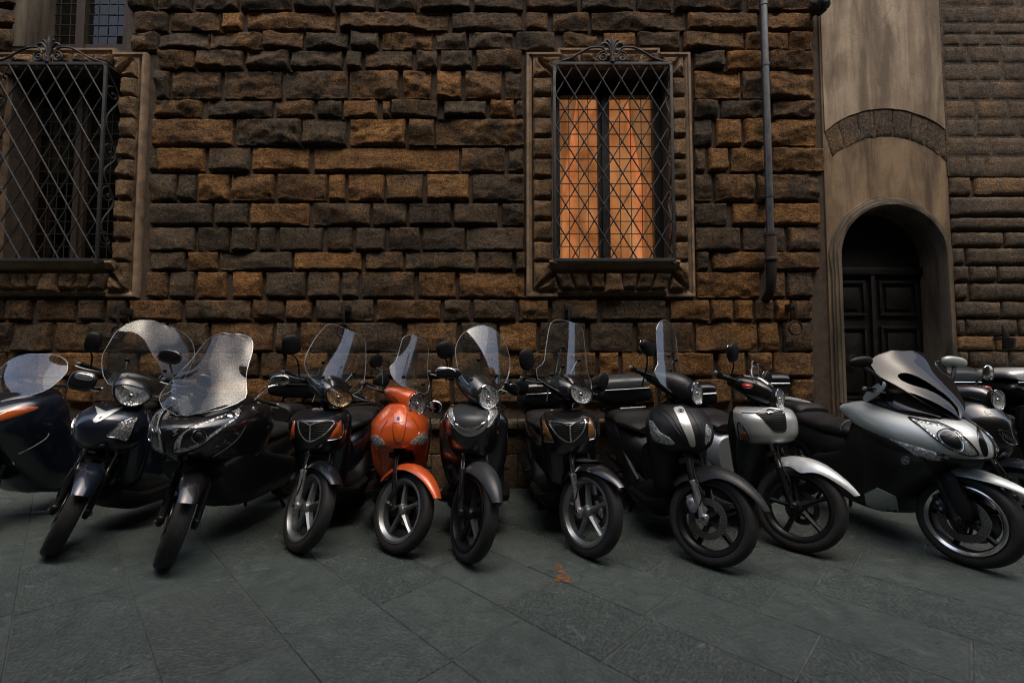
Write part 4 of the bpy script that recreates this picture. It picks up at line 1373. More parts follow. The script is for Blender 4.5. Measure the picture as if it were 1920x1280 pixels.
def box_geo(c, d, rot=(0, 0, 0), tap=(1, 1)):
    Mx = Matrix.Rotation(rot[2], 3, 'Z') @ Matrix.Rotation(rot[1], 3, 'Y') @ Matrix.Rotation(rot[0], 3, 'X')
    V = []
    for z in (-1, 1):
        for (x, y) in ((-1, -1), (1, -1), (1, 1), (-1, 1)):
            k = tap[0] if z > 0 else 1
            l = tap[1] if z > 0 else 1
            V.append(Vector(c) + Mx @ Vector((x * d[0] / 2 * k, y * d[1] / 2 * l, z * d[2] / 2)))
    return V, [(0, 3, 2, 1), (4, 5, 6, 7), (0, 1, 5, 4), (1, 2, 6, 5), (2, 3, 7, 6), (3, 0, 4, 7)]
def join(*geos):
    V, F = [], []
    for v, f in geos:
        k = len(V)
        V += list(v)
        F += [tuple(i + k for i in q) for q in f]
    return V, F

class Scooter:
    def __init__(s, label, px, py, yaw, steer, Rw=0.275, lean=0, rake=26.5, world=None, tw=0.11):
        g = Vector(world) if world else on_ground(px, py)
        s.root = tag(empty('scooter', (g.x, g.y, 0), (0, R(lean), R(yaw))), label, 'scooter', 'scooters parked in a row along the palace')
        s.M = Matrix.Translation((g.x, g.y, 0)) @ Matrix.Rotation(R(yaw), 4, 'Z') @ Matrix.Rotation(R(lean), 4, 'Y')
        s.Mi = s.M.inverted()
        s.R = Rw
        s.ho = None
        s.tw = tw
        ax = Vector((0, math.sin(R(rake)), math.cos(R(rake))))
        s.ax = ax
        P = Vector((0, -0.08, 0))
        s.MS = Matrix.Translation(P) @ Matrix.Rotation(R(steer), 4, ax) @ Matrix.Translation(-P)
        s.axis_pt = lambda z: P + ax * (z / ax.z)
    def add(s, name, geo, mat, parent=None, st=False, angle=40, smooth=True):
        V, F = geo[0], geo[1]
        V = [Vector(v) for v in V]
        if st:
            V = [s.MS @ (v + s.ho if s.ho else v) for v in V]
        me = bpy.data.meshes.new(name)
        me.from_pydata([tuple(v) for v in V], [], [tuple(f) for f in F])
        me.validate()
        bm = bmesh.new()
        bm.from_mesh(me)
        bmesh.ops.remove_doubles(bm, verts=bm.verts, dist=1e-6)
        bmesh.ops.recalc_face_normals(bm, faces=bm.faces)
        bm.to_mesh(me)
        bm.free()
        o = link(name, finish(me, MAT[mat] if isinstance(mat, str) else mat, smooth, angle), parent or s.root)
        return o
    def bvh(s, o):
        me = o.data
        return BVHTree.FromPolygons([v.co.copy() for v in me.vertices], [tuple(p.vertices) for p in me.polygons])
    def ray(s, px, py):
        d = s.Mi.to_3x3() @ ray(px, py)
        return s.Mi @ CAM, d.normalized()
    def L(s, px, py, x=None, y=None, z=None):
        o, d = s.ray(px, py)
        i, v = (0, x) if x is not None else (1, y) if y is not None else (2, z)
        return o + d * ((v - o[i]) / d[i])
    def hit(s, tree, px, py, back=None):
        o, d = s.ray(px, py)
        h, n, i, dist = tree.ray_cast(o, d)
        if h is None:
            # slide to the closest point of the surface
            q = o + d * (back or 3.2)
            for _ in range(6):
                h, n, i, dist = tree.find_nearest(q)
                q = o + d * (h - o).dot(d)
        if n.dot(d) > 0:
            n = -n
        return h, n
    def plate(s, name, tree, out, mat, lift=0.004, bulge=0.0, parent=None, mirror=False, sub=2, rings=(1.0, 0.85, 0.55, 0.25), sink=0.006, smoothline=True):
        """a raised panel on a surface; out = outline seen in the photograph (pixels), laid on the surface"""
        if smoothline:
            P = [tuple(p) for p in crom(out, len(out) * sub, True)]
        else:
            P = []
            for i in range(len(out)):
                a, b = out[i], out[(i + 1) % len(out)]
                for k in range(sub):
                    P.append((a[0] + (b[0] - a[0]) * k / sub, a[1] + (b[1] - a[1]) * k / sub))
        cx, cy = sum(p[0] for p in P) / len(P), sum(p[1] for p in P) / len(P)
        V, F = [], []
        n = len(P)
        hn = [s.hit(tree, *p) for p in P]
        for (h, nn) in hn:
            V.append(h - nn * sink)
        for r in rings:
            for p in P:
                h, nn = s.hit(tree, cx + (p[0] - cx) * r, cy + (p[1] - cy) * r)
                V.append(h + nn * (lift + bulge * (1 - r * r)))
        h, nn = s.hit(tree, cx, cy)
        V.append(h + nn * (lift + bulge))
        for k in range(len(rings)):
            F += [(k * n + i, k * n + (i + 1) % n, (k + 1) * n + (i + 1) % n, (k + 1) * n + i) for i in range(n)]
        F += [(len(rings) * n + i, len(rings) * n + (i + 1) % n, (len(rings) + 1) * n) for i in range(n)]
        o = s.add(name, (V, F), mat, parent, angle=45)
        if mirror:
            s.add(name, ([Vector((-v[0], v[1], v[2])) for v in V], [f[::-1] for f in F]), mat, parent, angle=45)
        return o
    def trim(s, name, tree, line, mat, rad=0.005, lift=0.003, parent=None, closed=False, n=None, mirror=False, curve=True):
        P = crom(line, n or len(line) * 4, closed) if curve else line
        Q = []
        for p in P:
            h, nn = s.hit(tree, p[0], p[1])
            Q.append(h + nn * lift)
        geo = tube_geo(Q, rad, 6, closed)
        o = s.add(name, geo, mat, parent)
        if mirror:
            s.add(name, ([Vector((-v[0], v[1], v[2])) for v in geo[0]], geo[1]), mat, parent)
        return o
    # ---------------------------------------------------------------- running gear
    def wheel(s, front=True, y=0.0, rim='alloy', spokes=5, style='five', disc=0, lip='alloy', Rw=None, tw=None, discr=0.11, caliper='dark_alloy'):
        Rw = Rw or s.R
        tw = tw or s.tw
        st = front
        ri = Rw - 0.068
        hw = tw / 2
        prof = []
        for k in range(15):
            a = math.pi * k / 14
            x = hw * math.cos(a) * (0.84 + 0.22 * math.sin(a) ** 0.8)
            prof.append((x, ri + 0.012 + (Rw - ri - 0.012) * math.sin(a) ** 0.72))
        prof += [(-hw * 0.70, ri - 0.004), (hw * 0.70, ri - 0.004)]
        V, F = revolve(prof, (y, Rw), 56)
        # rim: barrel with two lips
        bw = hw * 0.90
        rp = [(bw, ri + 0.006), (bw, ri - 0.010), (bw - 0.012, ri - 0.018), (bw - 0.022, ri - 0.030), (-bw + 0.022, ri - 0.030), (-bw + 0.012, ri - 0.018), (-bw, ri - 0.010), (-bw, ri + 0.006), (-bw * .5, ri - .010), (bw * .5, ri - .010)]
        geos = [revolve(rp, (y, Rw), 48)]
        hub = [(0.045, 0.0), (0.045, 0.018), (0.040, 0.034), (0.020, 0.044), (-0.020, 0.044), (-0.040, 0.034), (-0.045, 0.018), (-0.045, 0.0)]
        geos.append(revolve(hub, (y, Rw), 20, False))
        r_in, r_out = 0.034, ri - 0.024
        for k in range(spokes):
            a = 2 * math.pi * k / spokes + 0.3
            pair = (-0.12, 0.12) if style == 'twin' else (0,)
            for da in pair:
                sec = []
                for t in (0, 0.25, 0.6, 1.0):
                    r_ = r_in + (r_out - r_in) * t
                    aa = a + da * (1 - 0.75 * t) * (1 if style == 'twin' else 0)
                    wd = (0.018, 0.0125, 0.0100, 0.0135)[(0, .25, .6, 1.).index(t)] * (0.62 if style == 'twin' else 1) * (1.3 if style == 'bold' else 1)
                    th = 0.030 - 0.010 * t
                    c_, s_ = math.cos(aa), math.sin(aa)
                    for (q, x) in ((-wd, th * .5), (0, th), (wd, th * .5), (wd, -th * .5), (0, -th), (-wd, -th * .5)):
                        sec.append((x, y + r_ * s_ + q * c_, Rw + r_ * c_ - q * s_))
                geos.append((sec, grid_faces(4, 6)))
        name = 'front_wheel' if front else 'rear_wheel'
        o = s.add(name, join(*geos), rim, st=st, angle=35)
        t = s.add('tyre', (V, F), 'tyre', o, st=st, angle=60)
        # uv for the tread
        uvl = t.data.uv_layers.new(name='UVMap')
        Mi = s.MS.inverted() if st else Matrix.Identity(4)
        co = [Mi @ v.co for v in t.data.vertices]
        for p in t.data.polygons:
            us = []
            for li in p.loop_indices:
                c = co[t.data.loops[li].vertex_index]
                us.append((math.atan2(c.y - y, c.z - Rw) / (2 * math.pi) % 1.0, 0.5 + c.x / (hw * 2.2)))
            if max(u for u, _ in us) - min(u for u, _ in us) > 0.5:
                us = [(u + 1 if u < 0.5 else u, v) for u, v in us]
            for li, uvv in zip(p.loop_indices, us):
                uvl.data[li].uv = uvv
        if lip and lip != rim:
            for sx in (-1, 1):
                s.add('rim_lip', revolve([(sx * bw * 1.01, ri + .004), (sx * (bw + .004), ri - .004), (sx * (bw - .006), ri - .020), (sx * (bw - .012), ri - .016)], (y, Rw), 48), lip, o, st=st)
        for sx in ((-1, 1) if disc == 2 else (disc,) if disc else ()):
            x = sx * 0.058
            dv, df = revolve([(x - .002, discr), (x + .002, discr), (x + .002, discr * .66), (x - .002, discr * .66)], (y, Rw), 40)
            holes = []
            for k in range(30):
                a = 2 * math.pi * k / 30
                for q, rr in enumerate((.73, .83, .92)):
                    a2 = a + q * .07
                    holes.append(tube_geo([(x + sx * .0015, y + discr * rr * math.sin(a2), Rw + discr * rr * math.cos(a2)), (x + sx * .0028, y + discr * rr * math.sin(a2), Rw + discr * rr * math.cos(a2))], .0035, 5))
            dd = s.add('brake_disc', (dv, df), 'disc', o, st=st)
            s.add('disc_holes', join(*holes), 'plastic', o, st=st)['kind'] = 'stuff'
            car = []
            for k in range(5):
                a = 2 * math.pi * k / 5 + .5
                car.append(box_geo((x * .9, y + discr * .48 * math.sin(a), Rw + discr * .48 * math.cos(a)), (.012, .016, discr * .5), (-a, 0, 0)))
            s.add('disc_carrier', join(*car), 'dark_alloy', o, st=st)
            ca = join(ell((x + sx * .012, y + discr * .80, Rw + .055), (.026, .034, .050), (R(-35), 0, 0), 12, 8, 3.2), box_geo((x, y + discr * .95, Rw + .08), (.02, .04, .07), (R(-35), 0, 0)))
            s.add('brake_caliper', ca, caliper, o, st=st)
            for dz in (-.016, .016):
                s.add('caliper_piston', tube_geo([(x + sx * .030, y + discr * .80 + dz * .6, Rw + .055 + dz), (x + sx * .041, y + discr * .80 + dz * .6, Rw + .055 + dz)], .011, 10), 'alloy', o, st=st)
        return o
    def fork(s, lower='fork', upper='chrome', w=0.082, low_len=0.27, up_len=0.17, rl=0.021, ru=0.014, fwd=0.0, single=False):
        for sx in (-1, 1):
            a = Vector((sx * w, fwd, s.R - 0.02))
            b = a + s.ax * low_len
            c = b + s.ax * up_len
            o = s.add('fork_leg', tube_geo([a - s.ax * .02, a, a + s.ax * .04, b - s.ax * .02, b, b + s.ax * .004], [.012, rl * .95, rl * .9, rl, rl * 1.25, rl * 1.2], 12), lower, st=True)
            s.add('stanchion', tube_geo([b, c], ru, 10), upper, o, st=True)
            s.add('axle_clamp', ell((sx * w, fwd * .5, s.R), (.022, .024, .030), (0, 0, 0), 10, 7, 3), lower, o, st=True)
            if sx < 0:
                s.add('brake_hose', tube_geo([tuple(q) for q in crom([a + Vector((-.012, .05, .04)), a + Vector((-.022, .03, .16)), b + Vector((-.012, -.015, .03)), c + Vector((.03, -.01, .06)), c + Vector((.07, .03, .22))], 16)], .0045, 6), 'plastic', o, st=True)
            s.add('axle_nut', tube_geo([(sx * (w + .015), 0, s.R), (sx * (w + .030), 0, s.R)], .012, 6), 'chrome', o, st=True)
        s.add('steering_stem', join(tube_geo([s.axis_pt(.55), s.axis_pt(1.0)], .030, 10), box_geo(s.axis_pt(.60) + Vector((0, -.03, 0)), (2 * w + .05, .06, .035), (-R(26), 0, 0))), 'plastic', st=True)
    def mudguard(s, mat, a0=-48, a1=62, hw=0.075, lift=0.030, tip=0.45, side=0.05, ridge=0.0, rear_w=0.9, flare=0.03, name='front_mudguard', skirt=None):
        """a0 behind, a1 ahead (degrees from the top of the wheel); tip = width at the front tip"""
        P = []
        n, m = 26, 17
        for i in range(n):
            t = i / (n - 1)
            a = R(a0 + (a1 - a0) * t)
            w = hw * (rear_w + (1 - rear_w) * min(1, t / .35)) * (1 - (1 - tip) * max(0, (t - .45) / .55) ** 1.8)
            fl = flare * max(0, (t - .6) / .4) ** 2
            sd = side * (1 - .75 * max(0, (t - .5) / .5) ** 1.3)
            if skirt:
                sd += skirt * math.exp(-((t - .33) / .16) ** 2)
            row = []
            for k in range(m):
                v = k / (m - 1) * 2 - 1
                r_ = s.R + lift + fl - sd * abs(v) ** 2.6 + ridge * (1 - abs(v)) ** 2
                row.append((w * v * (1 - .10 * abs(v) ** 6), -r_ * math.sin(a), s.R + r_ * math.cos(a)))
            P.append(row)
        V, F, per = sheet(P, -0.004)
        return s.add(name, (V, F), mat, st=True)
    def seat(s, keys, mat='vinyl', name='seat'):
        return s.add(name, loft_y(keys, 26, 22), mat)
    # ---------------------------------------------------------------- controls
    def bars(s, z=1.0, half=0.33, fy=0.05, mirrors=True, chrome=False, grip='plastic', lever='alloy', rise=0.02, parent=None, st=True):
        c = s.axis_pt(z) + Vector((0, -0.01, 0))
        pts = [c + Vector((-half, fy, rise)), c + Vector((-half * .55, fy * .5, rise)), c + Vector((-.08, 0, 0)), c + Vector((.08, 0, 0)), c + Vector((half * .55, fy * .5, rise)), c + Vector((half, fy, rise))]
        hb = s.add('handlebar', tube_geo([tuple(p) for p in crom(pts, 26)], .012, 8), 'chrome' if chrome else 'plastic', st=st)
        for sx in (-1, 1):
            g0, g1 = c + Vector((sx * (half - .12), fy * .75, rise)), c + Vector((sx * (half + .005), fy * 1.05, rise))
            s.add('grip', tube_geo([g0, g0.lerp(g1, .08), g0.lerp(g1, .12), g0.lerp(g1, .9), g0.lerp(g1, .94), g1], [.021, .021, .017, .017, .020, .020], 12), grip, hb, st=st)
            s.add('bar_end', tube_geo([g1, g1 + Vector((sx * .02, 0, 0)), g1 + Vector((sx * .024, 0, 0))], [.014, .015, .009], 10), 'alloy', hb, st=st)
            cb = [g0 + Vector((-sx * .03, -.02, 0)), g0 + Vector((-sx * .06, -.075, -.015)), c + Vector((sx * .07, -.10, -.06)), c + Vector((sx * .03, -.02, -.15))]
            s.add('cable', tube_geo([tuple(q) for q in crom(cb, 14)], .0045, 6), 'plastic', hb, st=st)
            s.add('switch_pod', ell(g0 + Vector((-sx * .028, .0, -.002)), (.032, .026, .024), (0, 0, 0), 12, 8, 3), 'plastic', hb, st=st)
            lv = [g0 + Vector((-sx * .02, -.03, -.005)), g0 + Vector((sx * .03, -.055, -.010)), g0 + Vector((sx * .09, -.062, -.014)), g0 + Vector((sx * .145, -.050, -.012))]
            s.add('brake_lever', tube_geo([tuple(p) for p in crom(lv, 12)], [.007 - .002 * abs(i / 11 - .2) for i in range(12)], 7, flat=None), lever, hb, st=st)
        return hb
    def mirror(s, base, head, size=(.055, .016, .078), mat='plastic', stalk='plastic', st=True, tilt=0.0, rad=.006, glass=True, face=0.0):
        base, head = Vector(base), Vector(head)
        mid = base.lerp(head, .5) + Vector((0, -.015, .02))
        low = head + Vector((0, 0, -size[2] * .8))
        size = tuple(q * 1.14 for q in size)
        o = s.add('mirror', ell(head, size, (0, tilt, face), 18, 11, 2.5), mat, st=st)
        s.add('stalk', tube_geo([tuple(p) for p in crom([base, mid, low, head], 12)], rad, 7), stalk, o, st=st)
        if glass:
            V, F = ell(head + Vector((0, size[1] * .75, 0)), (size[0] * .88, size[1] * .4, size[2] * .88), (0, tilt, face), 16, 6, 2.5)
            s.add('glass', (V, F), 'mirror_glass', o, st=st)
        return o
    def screen(s, base, h, rake, keys, curv=0.5, bow=0.0, thick=0.004, st=True, mat='screen', nU=19, nV=22, tilt=0.0, top_round=None, name='windscreen', edge=True, clips=(), cpow=2.0, wave=0.0, edge_mat='edge', er=.0026):
        """keys rows (v, w) half width over the height 0..1; curv: sideways wrap, bow: bend of the profile"""
        y0, z0 = base
        P = []
        ra = R(rake)
        def pt(u, v):
            w = keyed(keys, v)[0]
            x = w * u
            d = curv * abs(x) ** cpow * (1.0 if cpow == 2.0 else 0.4)
            up = v * h
            b = bow * math.sin(math.pi * v) + wave * noise.noise(Vector((x * 7, up * 6, base[1] * 9))) + wave * .5 * math.sin(9 * v + 5 * u)
            return Vector((x, y0 + up * math.sin(ra) + d + b * math.cos(ra), z0 + up * math.cos(ra) - b * math.sin(ra)))
        for i in range(nV):
            v = 1 - (1 - i / (nV - 1)) ** 1.5
            P.append([pt(k / (nU - 1) * 2 - 1, v) for k in range(nU)])
        V, F, per = sheet(P, thick)
        o = s.add(name, (V, F), mat, st=st, angle=60)
        if edge:
            s.add('edge', tube_geo(per, er, 5, True), edge_mat, o, st=st)
        for (u, v) in clips:
            p = pt(u, v)
            s.add('clip', join(ell(p + Vector((0, -.006, 0)), (.016, .010, .016), (0, 0, 0), 10, 7), ell(p + Vector((0, .012, 0)), (.013, .010, .013), (0, 0, 0), 10, 6)), 'plastic', o, st=st)
            s.add('stay', tube_geo([p + Vector((0, .014, 0)), p + Vector((-u * .04, .05, -.10)), p + Vector((-u * .06, .06, -.20))], .0055, 7), 'chrome', o, st=st)
        return o
    def lamp(s, geo_c, r, rot, mat='reflector', st=True, name='headlight', ring='chrome', bulge=.35, cover='cover', shroud='plastic', tap=0.0):
        """round or oval lamp facing -y: concave reflector, clear domed lens, rim; stands a little proud of its cover"""
        rot = (-rot[0], rot[1], rot[2])
        Mx = Matrix.Rotation(rot[2], 3, 'Z') @ Matrix.Rotation(rot[1], 3, 'Y') @ Matrix.Rotation(rot[0], 3, 'X')
        c = Vector(geo_c) + Mx @ Vector((0, -.024, 0))
        def disk(depth, k, ex=2.4, n=26):
            V, F = [], []
            for t in (1.0, .8, .55, .28):
                for i in range(n):
                    a = 2 * math.pi * i / n
                    cx, cz = math.cos(a), math.sin(a)
                    x = r[0] * k * t * math.copysign(abs(cx) ** (2 / ex), cx)
                    z = r[1] * k * t * math.copysign(abs(cz) ** (2 / ex), cz)
                    x *= 1 + tap * z / r[1]
                    V.append(c + Mx @ Vector((x, -depth * (1 - t * t), z)))
            V.append(c + Mx @ Vector((0, -depth, 0)))
            for q in range(3):
                F += [(q * n + i, q * n + (i + 1) % n, (q + 1) * n + (i + 1) % n, (q + 1) * n + i) for i in range(n)]
            F += [(3 * n + i, 3 * n + (i + 1) % n, 4 * n) for i in range(n)]
            return V, F
        o = s.add(name, disk(-.020, 1.0), mat, st=st)
        sh, n = [], 26
        for (k, yy) in ((1.0, -.003), (1.05, .0), (1.05, .012), (.96, .055)):
            for i in range(n):
                a = 2 * math.pi * i / n
                cx, cz = math.cos(a), math.sin(a)
                sh.append(c + Mx @ Vector((r[0] * k * math.copysign(abs(cx) ** (2 / 2.4), cx) * (1 + tap * math.copysign(abs(cz) ** (2 / 2.4), cz)), yy, r[1] * k * math.copysign(abs(cz) ** (2 / 2.4), cz))))
        s.add('shroud', (sh, grid_faces(4, n)), shroud, o, st=st)
        s.add('bulb', ell(c + Mx @ Vector((0, .004, 0)), (r[0] * .18, .012, r[0] * .18), rot, 10, 7), 'chrome', o, st=st)
        s.add('lens', disk(r[0] * bulge, 1.0), cover, o, st=st)
        if ring:
            n = 30
            P = []
            for i in range(n):
                a = 2 * math.pi * i / n
                cx, cz = math.cos(a), math.sin(a)
                P.append(c + Mx @ Vector((r[0] * 1.02 * math.copysign(abs(cx) ** (2 / 2.4), cx) * (1 + tap * math.copysign(abs(cz) ** (2 / 2.4), cz)), 0, r[1] * 1.02 * math.copysign(abs(cz) ** (2 / 2.4), cz))))
            s.add('bezel', tube_geo(P, .006, 6, True), ring, o, st=st)
        return o
    def top_case(s, y0, y1, z0, z1, w, mat='plastic', lid='gloss_plastic', strip='chrome', ex=4.0):
        zm = z0 + (z1 - z0) * .55
        o = s.add('top_case', loft_y([(y0, z0 + .04, zm, w * .84, ex), (y0 + .03, z0 + .01, zm, w * .95, ex), (y0 + .1, z0, zm, w, ex), (y1 - .1, z0, zm, w, ex), (y1 - .02, z0 + .02, zm, w * .92, ex), (y1, z0 + .05, zm, w * .8, ex)], 24, 28), mat)
        s.add('lid', loft_y([(y0, zm + .004, z1 - .07, w * .82, ex), (y0 + .03, zm + .004, z1 - .03, w * .94, ex), (y0 + .12, zm + .004, z1, w * .99, ex * .8), (y1 - .12, zm + .004, z1, w * .99, ex * .8), (y1 - .03, zm + .004, z1 - .03, w * .92, ex), (y1, zm + .004, z1 - .08, w * .8, ex)], 24, 28), lid, o)
        if strip:
            P = [(-w * .80, y0 - .004, zm - .01), (-w * .3, y0 - .008, zm - .01), (w * .3, y0 - .008, zm - .01), (w * .80, y0 - .004, zm - .01)]
            s.add('strip', tube_geo(P, .005, 6), strip, o)
        for sx in (-1, 1):
            s.add('carrier', tube_geo([(sx * .10, y0 + .05, z0 - .10), (sx * .10, y0 + .1, z0 - .005), (sx * .10, y1 - .08, z0 - .005)], .010, 7), 'plastic', o)
        return o
    # ---------------------------------------------------------------- the rear half, mostly in shade
    def rear(s, wb=1.33, body='black', seat_z=.79, w=.16, floor_z=.30, tail=True, Rr=None, muffler=True, seat_mat='vinyl', seat_front=.78, hump=.05, rim='dark_alloy', flank=None):
        Rr = Rr or s.R
        w += .045
        s.wheel(False, wb, rim=rim, Rw=Rr, tw=.13, lip=None)
        s.add('underbody', loft_y([(.34, .26, .46, .12, 3), (.45, .15, .40, .21, 3), (.75, .14, .36, .225, 3), (.95, .17, .60, .21, 3), (wb - .1, .30, .66, .13, 3), (wb + .22, .52, .70, .10, 3)], 20, 18), 'plastic')
        s.add('floorboard', loft_y([(.30, floor_z - .03, floor_z + .06, .15, 4), (.42, floor_z - .05, floor_z + .01, .265, 5), (.72, floor_z - .05, floor_z + .01, .265, 5), (.84, floor_z - .03, floor_z + .05, .15, 4)], 16, 18), 'plastic')
        bd = s.add('side_body', loft_y([(.74, floor_z + .02, seat_z - .14, w * .62, 3, .1), (.86, floor_z + .05, seat_z - .08, w * .92, 3, .05), (1.05, .34, seat_z - .06, w, 3), (wb, .46, seat_z - .02, w * .92, 3), (wb + .25, .62, seat_z + .02, w * .70, 3), (wb + .42, .70, seat_z + .01, w * .40, 2.6)], 28, 24), body)
        s.add('engine', join(ell((.09, wb - .28, .33), (.10, .22, .13), (0, 0, 0), 16, 10, 3), ell((-.10, wb - .22, .30), (.07, .16, .10), (0, 0, 0), 14, 9, 3), tube_geo([(.13, wb - .30, .30), (.15, wb, Rr)], .05, 10)), 'dark_alloy')
        s.add('shock_absorber', tube_geo([(.14, wb - .02, Rr + .02), (.13, wb - .10, seat_z - .18)], .026, 10), 'dark_alloy')
        for sx in (-1, 1):
            s.add('pillion_peg', tube_geo([(sx * .17, wb - .34, .36), (sx * .26, wb - .36, .35)], .013, 8), 'plastic')
        s.seat([(seat_front - .02, seat_z - .10, seat_z - .03, w * .55, 2.6), (seat_front + .06, seat_z - .08, seat_z, w * .85, 2.8), (seat_front + .30, seat_z - .07, seat_z + .005, w * 1.0, 3), (seat_front + .42, seat_z - .06, seat_z + hump, w * .96, 2.8), (wb + .16, seat_z - .04, seat_z + hump + .01, w * .80, 2.8), (wb + .26, seat_z - .01, seat_z + hump - .02, w * .5, 2.6)], seat_mat)
        if tail:
            s.add('tail_light', ell((0, wb + .41, seat_z - .05), (.07, .03, .035)), 'red')
        s.add('grab_rail', tube_geo([tuple(p) for p in crom([(-w * .9, wb - .02, seat_z + .02), (-w * .95, wb + .18, seat_z + .045), (-.08, wb + .36, seat_z + .06), (.08, wb + .36, seat_z + .06), (w * .95, wb + .18, seat_z + .045), (w * .9, wb - .02, seat_z + .02)], 26)], .012, 7), 'plastic')
        if muffler:
            s.add('silencer', tube_geo([(-.15, wb - .38, .26), (-.17, wb - .30, .27), (-.18, wb - .2, .30), (-.185, wb + .2, .36), (-.185, wb + .25, .365)], [.03, .05, .062, .06, .03], 14), 'dark_alloy')
        for sx in (-1, 1):
            s.add('stand_leg', tube_geo([(sx * .10, wb - .42, .22), (sx * .15, wb - .36, .012)], .013, 7), 'plastic')
        return bd
    def legshield(s, keys_front, mat, inner='plastic', keys_low=None, low_mat=None, w_in=.19):
        """front cover plus inner panel behind it; returns the front cover and its surface tree"""
        fc = s.add('front_cover', shield_geo(keys_front), mat)
        if keys_low:
            s.add('leg_shield', shield_geo(keys_low, th=.04), low_mat or mat)
        s.add('inner_panel', shield_geo([(.32, w_in * .8, .36, .40, 1), (.5, w_in, .38, .42, 1), (.75, w_in, .40, .46, 1), (.90, w_in * .8, .42, .47, 1)], 14, 17, .05), inner)
        return fc, s.bvh(fc)
    def text(s, name, txt, size, mat, parent, M):
        cu = bpy.data.curves.new(name, 'FONT')
        cu.body = txt
        cu.size = size
        cu.extrude = .0008
        cu.align_x = 'CENTER'
        cu.align_y = 'CENTER'
        t = bpy.data.objects.new(name, cu)
        COL.objects.link(t)
        dg = bpy.context.evaluated_depsgraph_get()
        me = bpy.data.meshes.new_from_object(t.evaluated_get(dg))
        bpy.data.objects.remove(t)
        me.transform(M)
        me.materials.clear()
        me.materials.append(MAT[mat])
        o = link(name, me, parent or s.root)
        return o
def Z1(px, py):      # detail-view coordinates -> photograph pixels
    return (px / 2.461, 560 + py / 2.461)
def Z2(px, py):
    return (500 + px / 2.4625, 560 + py / 2.4625)
def Z3(px, py):
    return (920 + px / 2.4615, 560 + py / 2.4615)
def Z4(px, py):
    return (1340 + px / 2.4621, 560 + py / 2.4621)
def zs(f, *pts):
    return [f(*p) for p in pts]
def circle(c, r, n=12, k=1.0):
    return [(c[0] + r * math.cos(2 * math.pi * i / n), c[1] + r * k * math.sin(2 * math.pi * i / n)) for i in range(n)]

# ------------------------------------------------------------------ orange scooter
def orange_scooter():
    s = Scooter('small bright orange scooter with grey five spoke front wheel and short clear screen', 745, 1033, 12, 44, Rw=.272, tw=.10)
    s.wheel(True, rim='alloy', spokes=5, disc=1, discr=.10)
    s.fork('plastic', 'plastic', w=.075, rl=.020)
    s.mudguard('orange', -62, 60, hw=.088, lift=.040, tip=.42, side=.052, flare=.020)
    fc, t = s.legshield([(.660, .130, .150, .28, 1.0), (.666, .180, .112, .285, 1.0), (.685, .205, .082, .295, .95), (.74, .213, .066, .305, .85), (.81, .208, .080, .315, .8), (.865, .186, .112, .33, .8), (.91, .152, .158, .345, .8), (.945, .118, .20, .36, .85), (.972, .085, .25, .37, 1)], 'orange',
                        keys_low=[(.40, .13, .30, .36, 1), (.52, .195, .275, .35, 1), (.68, .214, .25, .34, 1), (.82, .214, .27, .345, 1), (.90, .16, .30, .36, 1)], low_mat='orange')
    for ln in (zs(Z2, (560, 560), (540, 590), (525, 625), (520, 660)), zs(Z2, (668, 545), (690, 575), (705, 610), (700, 625))):
        s.trim('crease', t, ln, 'orange', .0045, .001, fc, n=14)
    st_ = s.plate('centre_stripe', t, zs(Z2, (588, 533), (648, 528), (640, 590), (630, 640), (617, 661), (600, 661), (590, 640), (584, 590)), 'orange', .006, .002, fc, sink=.004)
    for ln in (zs(Z2, (588, 533), (584, 590), (590, 640), (600, 661), (617, 661), (630, 640), (640, 590), (648, 528)),):
        s.trim('seam', t, ln, 'plastic', .0022, .0045, fc, n=30)
    b = s.plate('badge', s.bvh(st_), circle((747, 785), 3.6), 'blue', .003, .001, fc, sub=1, smoothline=False)
    s.plate('badge', s.bvh(st_), [(739, 791.5), (756, 790.5), (756, 792), (739, 793)], 'blue', .002, 0, fc, sub=2, smoothline=False, rings=(1, .5))
    for nm, pts in (('l', [(697, 826), (699, 817), (707, 815.5), (715, 822), (722, 833), (711, 835), (698, 836)]), ('r', [(769, 831), (779, 820), (789, 813), (799, 811), (801, 820), (800, 829), (784, 833)])):
        sig = s.plate('turn_signal', t, pts, 'reflector', .003, .002, fc)
        s.plate('lens', t, pts, 'cover', .007, .006, fc)
    # headset turned with the bars
    s.plate('under_cowl_shade', t, [(735, 846), (760, 845), (758, 850), (737, 851)], 'plastic', .002, 0, fc, smoothline=False)  # black inset, stands in for shade in the recess under the cover
    hs = s.add('handlebar_cover', loft_y([(.235, .922, 1.062, .070, 2.1), (.27, .91, 1.075, .086, 2.3), (.36, .93, 1.085, .120, 2.5), (.44, .96, 1.075, .150, 2.6), (.50, .98, 1.05, .11, 2.6)], 18, 24), 'orange', st=True)
    s.lamp((0, .232, .992), (.078, .078), (R(4), 0, 0), shroud='orange')
    s.bars(1.0, .33, chrome=True)
    s.screen((.30, 1.085), .45, 20, [(0, .12), (.10, .19), (.26, .21), (.42, .17), (.6, .155), (.85, .145), (.95, .11), (1, .06)], 1.1, .02, clips=((-.5, .18), (.5, .18)))
    s.mirror((.20, .40, 1.06), (.42, .47, 1.03), (.050, .016, .050), 'chrome', 'chrome', face=R(-30), rad=.007)
    s.mirror((-.22, .40, 1.06), (-.33, .42, 1.20), (.045, .014, .05), 'plastic', 'chrome')
    s.rear(1.27, 'orange', .78, .15, rim='dark_alloy')
    s.add('edge_trim', tube_geo([(.222, .345, .86), (.228, .345, .72), (.20, .355, .52)], .007, 6), 'grey')
    return s

